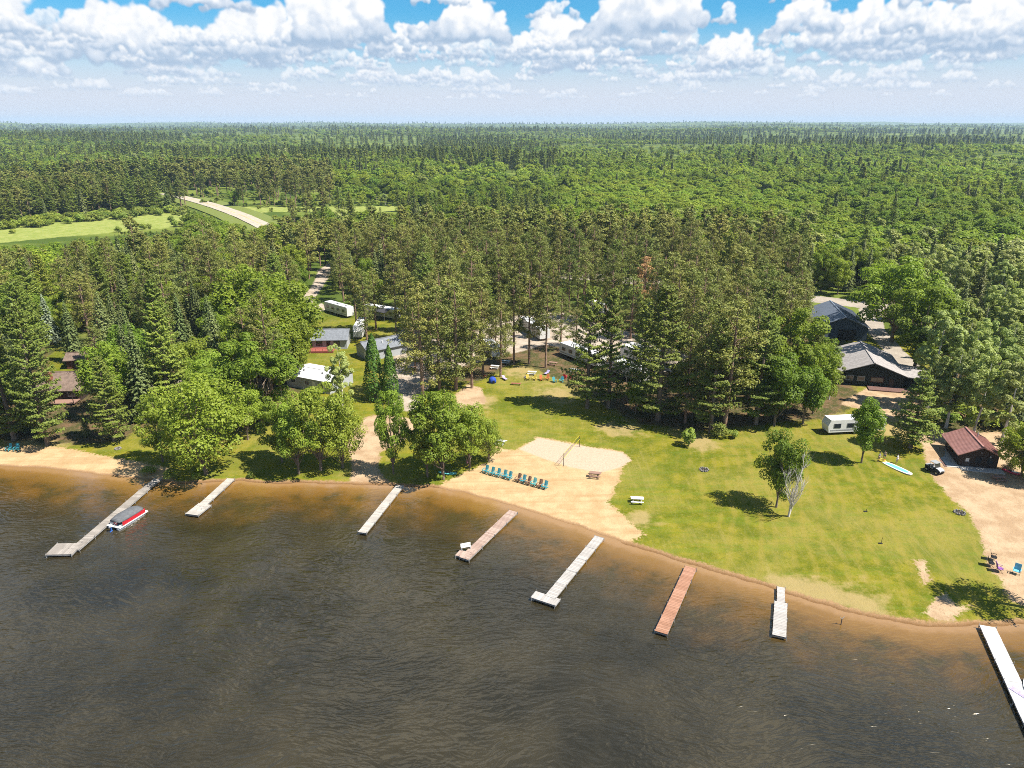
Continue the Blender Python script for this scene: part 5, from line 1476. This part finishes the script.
# boat at the right edge
a = Vector((*plane_pt(1021, 678, .4), 0)); b = Vector((*plane_pt(1046, 722, .4), 0)); d = b - a; BL = d.length
fb = root('fishing_boat', ((a.x + b.x) / 2 + .6, (a.y + b.y) / 2 + .15, 0), math.atan2(d.y, d.x), 'white rimmed fishing boat with a navy inside tied to the bright white dock', 'boat')
hull = []; inn = []
for k in range(11):
    t_ = k / 10; x = -BL / 2 + BL * t_; w_ = 1.0 * (1 - max(0, (.45 - t_) / .45) ** 2.2 * .96); 
    hull.append([(x, -w_, .62), (x, -w_ * .86, .1), (x, -w_ * .2, -.12), (x, w_ * .2, -.12), (x, w_ * .86, .1), (x, w_, .62), (x, w_ * .88, .62), (x, w_ * .76, .2), (x, 0, .1), (x, -w_ * .76, .2), (x, -w_ * .88, .62)])
MB().rings(hull).build('hull', G['white'], fb)
for x in (-.9, .4, 1.5): MB().box((x * BL / 5, 0, .42), (.4, 1.3, .08)).build('seat', G['blue'], fb)
MB().box((.1, 0, .25), (BL * .6, 1.35, .04)).build('floor_mat', G['cnavy'], fb)
mt = MB().box((BL / 2 + .2, 0, .95), (.4, .32, .42)).build('motor', G['dark'], fb, bevel=.08); MB().box((BL / 2 + .2, 0, .4), (.14, .14, .8)).build('motor_leg', G['dark'], mt)
q = plane_pt(1018, 693, .5); md_ = MB().box((0, 0, .03), (.7, 1.9, .05)).build('dock_mat', G['lilac']); md_.location = (q[0] + .15, q[1], .5); md_.rotation_euler = (0, 0, R(26)); tag(md_, 'pale grey blue mat lying on the bright white dock beside the fishing boat', 'mat')

# ---- garden furniture
def adirondack(mat):
    e = root('lounge_chair', (0, 0, 0), 0, 'chair', 'chair')
    st = MB()
    for k in range(5): st.box((0, -.32 + k * .125, .38 - k * .028), (.56, .105, .025), rx=R(-13))
    st.build('seat', mat, e)
    bk = MB()
    for k in range(5): bk.box(((k - 2) * .115, .48, .66 + (.03 if k in (1, 3) else (.05 if k == 2 else 0))), (.1, .025, .82), rx=R(-24))
    bk.build('backrest', mat, e)
    for s_ in (-1, 1):
        MB().box((s_ * .36, -.02, .58), (.14, .74, .028)).build('arm', mat, e)
        MB().box((s_ * .31, -.34, .28), (.04, .11, .56)).build('leg', mat, e)
        MB().bar((s_ * .29, -.36, .34), (s_ * .29, .62, .03), .035, .12).build('leg', mat, e)
    return e
PROTO = {}
def chair(mat, px, py, rz, label, group, s=1.12):
    if mat not in PROTO: PROTO[mat] = o = adirondack(G[mat])
    else: o = copy_tree(PROTO[mat])
    q = P(px, py); o.location = (q.x, q.y, q.z + .0); o.rotation_euler = (0, 0, rz); o.scale = (s, s, s)
    o['label'] = label; o['category'] = 'chair'; o['group'] = group; return o
ORD = ['first', 'second', 'third', 'fourth', 'fifth']
for k, (px, py) in enumerate([(485.5, 472.5), (491.5, 474.5), (497.5, 476), (504, 477.5), (509, 479)]):
    chair('teal', px, py, R(-30) + random.uniform(-.06, .06), 'teal beach chair, %s from the left in the all teal row of five' % ORD[k], 'beach chairs facing the lake')
MIX = [('chairbrown', 518, 481, 'brown beach chair at the left end of the mixed row of six'), ('teal', 523, 482.5, 'teal beach chair between the first two brown chairs of the mixed row'), ('chairbrown', 528, 484, 'brown beach chair in the middle of the mixed row'),
       ('aqua', 533.5, 485.5, 'aqua beach chair just right of the middle brown one'), ('chairbrown', 539.5, 487, 'brown beach chair second from the right end of the mixed row'), ('teal', 544.5, 488.5, 'teal beach chair at the far right end of the mixed row')]
for (m_, px, py, lb) in MIX: chair(m_, px, py, R(-32) + random.uniform(-.06, .06), lb, 'beach chairs facing the lake')
for (m_, px, py, rz, lb) in [('yellow', 528, 380, 10, 'left yellow chair at the edge of the shaded picnic spot'), ('yellow', 534.5, 380, -20, 'right yellow chair at the edge of the shaded picnic spot'), ('orange', 541.5, 380.5, 15, 'left orange chair beside the yellow pair'), ('orange', 547.5, 380, -15, 'right orange chair beside the yellow pair'),
       ('teal', 554.5, 382.5, 20, 'left teal chair of the pair on the grass near the picnic spot'), ('teal', 561.5, 382, -25, 'right teal chair of the pair on the grass near the picnic spot'), ('crimson', 565, 378, 160, 'left red chair beside the teal pair'), ('crimson', 571, 378, 190, 'right red chair beside the teal pair'),
       ('teal', 9, 450.5, -10, 'left teal chair on the sand at the far left beach'), ('teal', 17, 450.5, 8, 'right teal chair on the sand at the far left beach')]:
    chair(m_, px, py, R(rz), lb, 'coloured garden chairs')

def table(mat):
    e = root('picnic_table', (0, 0, 0), 0, 't', 'picnic table')
    tp = MB()
    for k in range(5): tp.box((0, (k - 2) * .155, .74), (1.85, .142, .04))
    tp.build('tabletop', mat, e)
    for s_ in (-1, 1):
        MB().box((0, s_ * .70, .45), (1.85, .13, .04)).box((0, s_ * .85, .45), (1.85, .13, .04)).build('bench', mat, e)
    for s_ in (-1, 1):
        MB().bar((s_ * .62, -.22, .71), (s_ * .62, -.62, 0), .05, .1).bar((s_ * .62, .22, .71), (s_ * .62, .62, 0), .05, .1).bar((s_ * .62, -.9, .40), (s_ * .62, .9, .40), .05, .09).bar((s_ * .62, -.36, .70), (s_ * .62, .36, .70), .05, .07).build('leg', mat, e)
    return e
PT = {}
for (m_, px, py, rz, lb) in [('wood', 595, 476.5, -12, 'brown picnic table on the beach sand'), ('woodwhite', 637, 502, -6, 'white picnic table on the lawn right of the beach'), ('woodwhite', 500.5, 444, -20, 'white picnic table at the back edge of the beach sand beside a maple'),
      ('woodwhite', 495, 368.5, -14, 'left white picnic table in the shaded picnic spot'), ('woodwhite', 506, 363.5, -14, 'right white picnic table in the shaded picnic spot'), ('wood', 553, 365, -18, 'brown picnic table beside a pine in the shaded picnic spot'),
      ('woodwhite', 574, 372, -20, 'white picnic table under the big pine pair'), ('wood', 999, 480.5, -4, 'weathered picnic table on the dirt lot in front of the cabin'), ('woodwhite', 532, 374.5, -10, 'white picnic table behind the yellow chairs')]:
    o = copy_tree(PT[m_]) if m_ in PT else PT.setdefault(m_, table(G[m_]))
    q = P(px, py); o.location = q; o.rotation_euler = (0, 0, R(rz)); o['label'] = lb; o['group'] = 'picnic tables'; o.scale = (1.1, 1.1, 1.0)

# low red bench
q = P(516, 385); e = root('bench', q, R(-8), 'low reddish wooden bench on the grass before the picnic spot', 'bench')
MB().box((0, -.16, .42), (2.3, .28, .06)).box((0, .16, .42), (2.3, .28, .06)).build('seat', G['woodred'], e)
for s_ in (-1, 1): MB().box((s_ * .9, 0, .2), (.1, .5, .4)).build('leg', G['woodred'], e)
# two reclining loungers
for (px, py, m_, rz, lb) in [(504.5, 379.5, 'lilac', 30, 'pale grey blue folding lounger beside the parked bicycles'), (547, 374, 'lilac', -35, 'lilac folding lounger behind the orange chairs')]:
    q = P(px, py); e = root('folding_lounger', q, R(rz), lb, 'lounger', 'folding loungers')
    MB().box((0, -.35, .36), (.66, 1.2, .05)).build('seat', G[m_], e); MB().box((0, .52, .58), (.66, .75, .05), rx=R(38)).build('backrest', G[m_], e)
    for sx in (-1, 1):
        for sy in (-.8, .2): MB().tube([(sx * .3, sy, 0), (sx * .3, sy, .36)], .02).build('leg', G['alu'], e)
# bicycles
def bike(px, py, rz, frame, lb):
    q = P(px, py); e = root('bicycle', q, R(rz), lb, 'bicycle', 'bicycles leaning by the pine trunk')
    for x in (-.52, .52):
        pts = [(x + .34 * math.cos(t_), 0, .35 + .34 * math.sin(t_)) for t_ in np.linspace(0, 2 * math.pi, 19)]
        w_ = MB().tube(pts, .025, 6).build('wheel', G['black'], e)
        sp = MB()
        for k in range(5): sp.bar((x + .33 * math.cos(k * .63), 0, .35 + .33 * math.sin(k * .63)), (x - .33 * math.cos(k * .63), 0, .35 - .33 * math.sin(k * .63)), .008)
        sp.build('spokes', G['alu'], w_)
    MB().tube([(-.52, 0, .35), (-.05, 0, .32), (.38, 0, .78), (-.2, 0, .82), (-.05, 0, .32)], .025).tube([(-.52, 0, .35), (-.2, 0, .82)], .02).tube([(.52, 0, .35), (.38, 0, .88)], .022).build('frame', frame, e)
    MB().box((-.22, 0, .93), (.26, .12, .06)).build('saddle', G['dark'], e)
    MB().tube([(.38, 0, .88), (.36, 0, 1.0), (.3, -.28, 1.02)], .018).tube([(.36, 0, 1.0), (.3, .28, 1.02)], .018).build('handlebar', G['alu'], e)
bike(479, 381, 12, G['dark'], 'dark bicycle parked at the left end of the picnic spot'); bike(485, 379, -18, G['crimson'], 'bicycle with a reddish frame beside the blue round tent')
# blue pop up tent
q = P(492.5, 382.5); e = root('pop_up_tent', q, R(20), 'small round bright blue play tent beside the bicycles', 'tent')
rg = [[(r_ * math.cos(a_), r_ * math.sin(a_), z_) for a_ in np.linspace(0, 2 * math.pi, 17)[:-1]] for r_, z_ in ((.85, 0), (.92, .45), (.8, .95), (.5, 1.3), (.12, 1.42))]
MB().rings(rg).build('shell', G['blue'], e, smooth=True); MB().box((0, -.88, .4), (.5, .08, .7)).build('dark_opening_panel', G['dark'], e)  # dark panel on the closed shell imitates the shade inside the tent
# camp fire with logs
def firepit(px, py, lb, rr=.6, logs=False):
    q = P(px, py); e = root('fire_pit', q, 0, lb, 'fire pit')
    st = MB()
    for k in range(12):
        a_ = k * math.pi / 6 + random.uniform(-.08, .08)
        st.box((rr * math.cos(a_), rr * math.sin(a_), .12), (.26, .24, random.uniform(.22, .32)), a_ + random.uniform(-.3, .3))
    st.build('stone_ring', G['stone'], e, bevel=.05)
    MB().prism([(rr * .9 * math.cos(a_), rr * .9 * math.sin(a_)) for a_ in np.linspace(0, 6.283, 13)[:-1]], 'z', .0, .05).build('ash_bed', G['ash'], e)
    MB().tube([(-.3, -.15, .1), (.35, .2, .16)], .06).tube([(-.2, .25, .1), (.3, -.2, .18)], .055).build('log', G['pole'], e)
firepit(704, 470, 'fire pit in a bare patch in the middle of the lawn', .75); firepit(959.5, 513, 'dark fire pit at the edge between lawn and dirt lot', .75); firepit(527, 377.5, 'fire pit in the shaded picnic spot behind the yellow chairs', .6)
firepit(118, 449, 'fire pit on the grass between the left beach and the maples', .5)

# ---- volleyball net
pA = P(563.5, 466); pB = P(579.5, 446.5); nv = root('volleyball_net', pA, 0, 'volleyball net with yellow tape across the sand court', 'volleyball net')
dv_ = pB - pA; dv_.z = 0
MB().tube([(0, 0, -.2), (0, 0, 2.5)], .05).build('pole', G['dark'], nv); MB().tube([(dv_.x, dv_.y, -.2), (dv_.x, dv_.y, 2.5)], .05).build('pole', G['dark'], nv)
MB().bar((0, 0, 2.42), (dv_.x, dv_.y, 2.42), .02, .05).bar((0, 0, 1.5), (dv_.x, dv_.y, 1.5), .03, .05).build('tape', G['net'], nv)
cd = MB()
for k in range(1, 40): cd.bar((dv_.x * k / 40, dv_.y * k / 40, 1.5), (dv_.x * k / 40, dv_.y * k / 40, 2.42), .008)
for z_ in (1.65, 1.8, 1.95, 2.1, 2.25): cd.bar((0, 0, z_), (dv_.x, dv_.y, z_), .008)
cd.build('net', G['meshn'], nv)
ln_ = dv_.normalized(); MB().bar((0, 0, 2.4), (-ln_.x * 1.9, -ln_.y * 1.9, 0), .015).bar((dv_.x, dv_.y, 2.4), (dv_.x + ln_.x * 1.9, dv_.y + ln_.y * 1.9, 0), .015).build('guy_rope', G['net'], nv)

# ---- small hulls
def hull_mesh(Ln, Wd, Ht, open_=False):
    rg = []
    for k in range(13):
        t_ = k / 12; x = -Ln / 2 + Ln * t_; w_ = Wd / 2 * max(.04, math.sin(math.pi * (t_ * .94 + .03)) ** .6); rk = Ht * (.25 * (2 * abs(t_ - .5)) ** 3)
        rg.append([(x, -w_, Ht * .6 + rk), (x, -w_ * .8, .06 + rk), (x, 0, rk * .8), (x, w_ * .8, .06 + rk), (x, w_, Ht * .6 + rk), (x, w_ * .7, Ht * .9 + rk), (x, 0, Ht + rk), (x, -w_ * .7, Ht * .9 + rk)])
    return MB().rings(rg)
def kayak(px, py, rz, Ln, Wd, mat, lb, cat, name='kayak', seat=True):
    q = P(px, py); e = root(name, q, R(rz), lb, cat)
    hull_mesh(Ln, Wd, .34).build('hull', G[mat], e, smooth=True)
    if seat:
        MB().rings([[(.5 * math.cos(a_), Wd * .3 * math.sin(a_), .345 + z_) for a_ in np.linspace(0, 6.283, 13)[:-1]] for z_ in (0, .035)]).build('cockpit', G['dark'], e)
        MB().box((-.35, 0, .42), (.06, .34, .26)).build('seat_back', G['dark'], e)
    return e
kayak(1011.5, 473, -52, 3.0, .85, 'crimson', 'red kayak lying at the bushes right of the cabin', 'kayak')
MB().box((0.5, 0, .40), (.9, .5, .06)).build('hatch', G['cwhite'], bpy.data.objects['kayak'])
kayak(447.5, 474, -10, 3.2, .9, 'aqua', 'aqua green canoe lying under the maples beside the beach', 'canoe', 'canoe')
pbx = P(897, 468.5); e = root('paddle_board', pbx, math.atan2(P(908, 473.6).y - P(886, 463).y, P(908, 473.6).x - P(886, 463).x), 'long pale blue paddle board lying on the lawn near two people', 'paddle board')
def board_mesh(Ln, Wd, z0, z1, k=.55): return MB().prism([(Ln / 2 * math.cos(a_) , Wd / 2 * np.sign(math.sin(a_)) * abs(math.sin(a_)) ** k) for a_ in np.linspace(0, 6.283, 29)[:-1]], 'z', z0, z1)
board_mesh(5.6, 1.5, .02, .16).build('board', G['cwhite'], e); board_mesh(4.3, .95, .163, .178).build('deck_pad', G['boardblue'], e)
q = P(882, 461); e = root('float_tube', q, 0, 'yellow inflatable float beside the upper end of the paddle board', 'float')
MB().tube([(.55 * math.cos(a_), .45 * math.sin(a_), .14) for a_ in np.linspace(0, 6.283, 17)], .14, 8).build('ring', G['yellow'], e, smooth=True); MB().box((.45, 0, .2), (.3, .3, .2)).build('headrest', G['orange'], e, bevel=.04)

# ---- utility vehicle
q = P(934, 472); e = root('utility_vehicle', q, R(-68), 'dark off road utility vehicle with a pale roof on the dirt lot edge', 'utility vehicle')
MB().prism([(-1.45, .45), (1.4, .45), (1.45, .75), (1.0, .98), (.45, 1.02), (.4, .62), (-.55, .62), (-.6, 1.0), (-1.45, 1.0)], 'y', -.62, .62).build('body', G['dark'], e)
MB().prism([(.5, 1.03), (1.0, .99), (1.42, .78), (1.42, .82), (1.0, 1.05), (.5, 1.09)], 'y', -.55, .55).build('hood', G['palewall'], e)
for sx in (-.95, .95):
    for sy in (-1, 1):
        w_ = MB().tube([(sx, sy * .80, .34), (sx, sy * .56, .34)], .34, 14).build('wheel', G['black'], e); MB().tube([(sx, sy * .815, .34), (sx, sy * .75, .34)], .17, 10).build('rim', G['alu'], w_)
cg = MB()
for sy in (-1, 1): cg.tube([(.55, sy * .58, .98), (.3, sy * .55, 1.85), (-.55, sy * .55, 1.85), (-.72, sy * .58, .98)], .035)
cg.bar((.3, -.55, 1.85), (.3, .55, 1.85), .05).bar((-.55, -.55, 1.85), (-.55, .55, 1.85), .05).build('roll_cage', G['dark'], e)
MB().box((-.12, 0, 1.91), (1.25, 1.3, .06)).build('roof', G['grey'], e, bevel=.02)
MB().box((.43, 0, 1.45), (.03, 1.05, .72), ry=R(-16)).build('windshield', G['glass'], e)
for sy in (-.3, .3): MB().box((-.25, sy, .78), (.5, .5, .14)).box((-.5, sy, 1.05), (.12, .5, .5)).build('seat', G['grey'], e)
MB().tube([(.35, .3, 1.1), (.28, .3, 1.16)], .16, 12).build('steering_wheel', G['black'], e)
for sy in (-.42, .42): MB().box((1.44, sy, .72), (.05, .2, .1)).build('headlight', G['white'], e)
MB().box((-1.1, 0, 1.02), (.66, 1.2, .08)).build('cargo_bed', G['grey'], e)

# ---- people (one continuous skinned body each, clothes as children)
def skin_obj(name, verts, edges, radii, mat, parent, levels=2):
    me = bpy.data.meshes.new(name); me.from_pydata(verts, edges, []); o = link(name, me, parent)
    md_ = o.modifiers.new('skin', 'SKIN'); md_.use_smooth_shade = True
    for i, r_ in enumerate(radii):
        rr = r_ if isinstance(r_, tuple) else (r_, r_)
        me.skin_vertices[0].data[i].radius = rr
    me.skin_vertices[0].data[0].use_root = True
    sb = o.modifiers.new('sub', 'SUBSURF'); sb.levels = levels; sb.render_levels = levels
    me.materials.append(mat); return o
def person(loc, rz, label, shirt, shorts, s=1.0, pose='stand', hair='hair', z=0):
    e = root('person', loc, rz, label, 'person'); e.scale = (s, s, s)
    lean = .0; ax = {'stand': .10, 'reach': .30}.get(pose, .1)
    fwd = -.08 if pose == 'stand' else -.34
    stx = .12 if pose != 'step' else .1
    V = [(0, 0, .96), (0, .0, 1.14), (0, .0, 1.34), (0, 0, 1.50), (0, -.01, 1.60), (0, -.015, 1.72),
         (.17, 0, 1.42), (.24, .02, 1.16), (.24 + ax * .2, fwd, .95), (.24 + ax * .2, fwd * 1.3, .86),
         (-.17, 0, 1.42), (-.24, .02, 1.16), (-.24 - ax * .2, fwd, .95), (-.24 - ax * .2, fwd * 1.3, .86),
         (.10, 0, .90), (.12, -.02, .50), (.13, .03, .09), (.14, -.12, .035),
         (-.10, 0, .90), (-.13, .05, .50), (-.14, .10, .09), (-.15, -.05, .035)]
    E = [(0, 1), (1, 2), (2, 3), (3, 4), (4, 5), (2, 6), (6, 7), (7, 8), (8, 9), (2, 10), (10, 11), (11, 12), (12, 13), (0, 14), (14, 15), (15, 16), (16, 17), (0, 18), (18, 19), (19, 20), (20, 21)]
    Rr = [(.15, .10), (.13, .09), (.16, .10), .055, .085, .09, .06, .045, .034, .035, .06, .045, .034, .035, .085, .055, .04, .04, .085, .055, .04, .04]
    b_ = skin_obj('body', V, E, Rr, G['skin'], e)
    skin_obj('shirt', [V[0], V[1], V[2], V[3], V[6], (.225, .015, 1.24), V[10], (-.225, .015, 1.24)], [(0, 1), (1, 2), (2, 3), (2, 4), (4, 5), (2, 6), (6, 7)], [(.165, .115), (.155, .11), (.18, .12), .065, .078, .062, .078, .062], shirt, e)
    skin_obj('shorts', [(0, 0, .97), (.10, 0, .88), (.115, -.015, .60), (-.10, 0, .88), (-.12, .03, .60)], [(0, 1), (1, 2), (0, 3), (3, 4)], [(.165, .12), .105, .085, .105, .085], shorts, e)
    rg = [[(r_ * math.cos(a_), r_ * math.sin(a_) + .012, z_) for a_ in np.linspace(0, 6.283, 13)[:-1]] for r_, z_ in ((.088, 1.70), (.10, 1.74), (.088, 1.79), (.04, 1.815))]
    MB().rings(rg).build('hair', G[hair], e, smooth=True)
    MB().box((0, -.105, 1.68), (.022, .03, .04)).build('nose', G['skin'], e, bevel=.006)
    for sx in (-.032, .032): MB().box((sx, -.092, 1.705), (.02, .012, .01)).build('eye', G['dark'], e)
    for sgn, w_ in ((1, V[9]), (-1, V[13])):
        for k in range(4):
            x = w_[0] + (k - 1.5) * .017
            MB().tube([(x, w_[1], w_[2] - .02), (x, w_[1] - .015, w_[2] - .075 - (.01 if k in (1, 2) else 0)), (x, w_[1] - .035, w_[2] - .1)], [.009, .008, .006], 6).build('finger', G['skin'], e)
    return e
person(P(878.5, 461.5), R(30), 'person in grey shirt standing at the left of the yellow float', G['cgrey'], G['ctan'], 1.02, 'reach')
person(P(884, 459.5), R(-20), 'person in tan clothes standing just behind the yellow float', G['ctan'], G['cnavy'], .98)
person(P(896.5, 463.5), R(40), 'person in white shirt standing behind the middle of the paddle board', G['cwhite'], G['cwhite'], 1.04, 'reach')
person(P(467.5, 466), R(-10), 'child in pink shirt standing on the sand under the leaning maple', G['pink'], G['pink'], .78)
# ---- seated things at the right dirt edge
def camp_chair(px, py, rz, mat, lb):
    q = P(px, py); e = root('camp_chair', q, R(rz), lb, 'camp chair', 'camp chairs at the edge of the dirt lot')
    MB().box((0, 0, .42), (.62, .55, .04)).build('seat', mat, e); MB().box((0, .33, .78), (.62, .04, .72), rx=R(-14)).build('backrest', mat, e)
    for sx in (-1, 1):
        MB().box((sx * .34, 0, .64), (.07, .55, .03)).build('arm', mat, e)
        MB().tube([(sx * .32, -.28, 0), (sx * .32, .28, .62)], .018).build('leg', G['dark'], e); MB().tube([(sx * .32, .28, 0), (sx * .32, -.28, .62)], .018).build('leg', G['dark'], e)
    e.scale = (1.25,) * 3
camp_chair(993, 560, 60, G['dark'], 'upper black camp chair at the shaded edge of the dirt lot'); camp_chair(990.5, 566, 65, G['dark'], 'lower black camp chair at the shaded edge of the dirt lot')
camp_chair(999, 571.5, 70, G['purple'], 'purple camp chair below the two black ones'); camp_chair(1016, 574, -40, G['boardblue'], 'bright blue camp chair alone on the dirt by the right edge')

# ---- power line beside the campground road
def upole(px, py, lb):
    q = P(px, py); e = root('utility_pole', q, R(-8), lb, 'utility pole', 'utility poles along the road')
    MB().tube([(0, 0, -.3), (0, 0, 9)], [.17, .11], 8).build('shaft', G['pole'], e); MB().box((0, 0, 8.3), (.12, 1.8, .12)).build('crossarm', G['pole'], e)
    MB().tube([(.0, -.7, 8.36), (.0, -.7, 8.55)], .05).tube([(.0, .7, 8.36), (.0, .7, 8.55)], .05).build('insulator', G['grey'], e); return e
ua = upole(806, 307, 'wooden utility pole at the trees left of the blue grey garage'); ub = upole(905, 318, 'wooden utility pole in the trees right of the garage road')
for k, dy in enumerate((-.7, .7)):
    pa = ua.matrix_basis @ Vector((0, dy, 8.55)); pb_ = ub.matrix_basis @ Vector((0, dy, 8.55)); pts = []
    for t_ in np.linspace(0, 1, 13): p = pa.lerp(pb_, t_); p.z -= 1.0 * 4 * t_ * (1 - t_); pts.append(p)
    o = MB().tube(pts, .035, 5).build('power_line', G['wire']); tag(o, ['near wire strung between the two utility poles', 'far wire strung between the two utility poles'][k], 'power line')
# small stakes on the lawn, post in the shallows
for (px, py, hh, lb) in [(881, 543.5, 1.0, 'thin dark stake standing on the open right lawn'), (866, 511.5, .5, 'short dark stake on the lawn below the dark oak')]:
    q = P(px, py); e = root('stake', q, 0, lb, 'stake'); MB().tube([(0, 0, 0), (.05, 0, hh)], .03).build('rod', G['dark'], e); MB().box((-.1, 0, .04), (.55, .3, .07)).build('foot', G['dark'], e)
q = plane_pt(841, 624.5, 0); e = root('mooring_post', (q[0], q[1], 0), R(20), 'forked mooring post in the shallow water right of the short dock', 'post')
MB().tube([(0, 0, -.6), (0, 0, .9)], .06).build('shaft', G['pole'], e); MB().tube([(0, 0, .85), (-.35, 0, 1.15)], .03).tube([(0, 0, .85), (.3, 0, 1.1)], .03).build('fork', G['grey'], e)

# ---- haze
hz = MB().box((0, 6500, 68), (27400, 16400, 146)).build('haze', G['white']); tag(hz, 'thin summer haze over the forest that blues the far distance', 'haze', kind='stuff')
hz.data.materials.clear(); m = bpy.data.materials.new('thin_air'); m.use_nodes = True; nt = NT(m.node_tree); nt.n.clear()
pv = nt.node('ShaderNodeVolumePrincipled'); pv.inputs['Color'].default_value = (.54, .74, .95, 1); pv.inputs['Density'].default_value = .000068; pv.inputs['Anisotropy'].default_value = .0
ou = nt.node('ShaderNodeOutputMaterial'); nt.link(pv.outputs[0], ou.inputs['Volume']); hz.data.materials.append(m); m.cycles.homogeneous_volume = True if hasattr(m.cycles, 'homogeneous_volume') else None
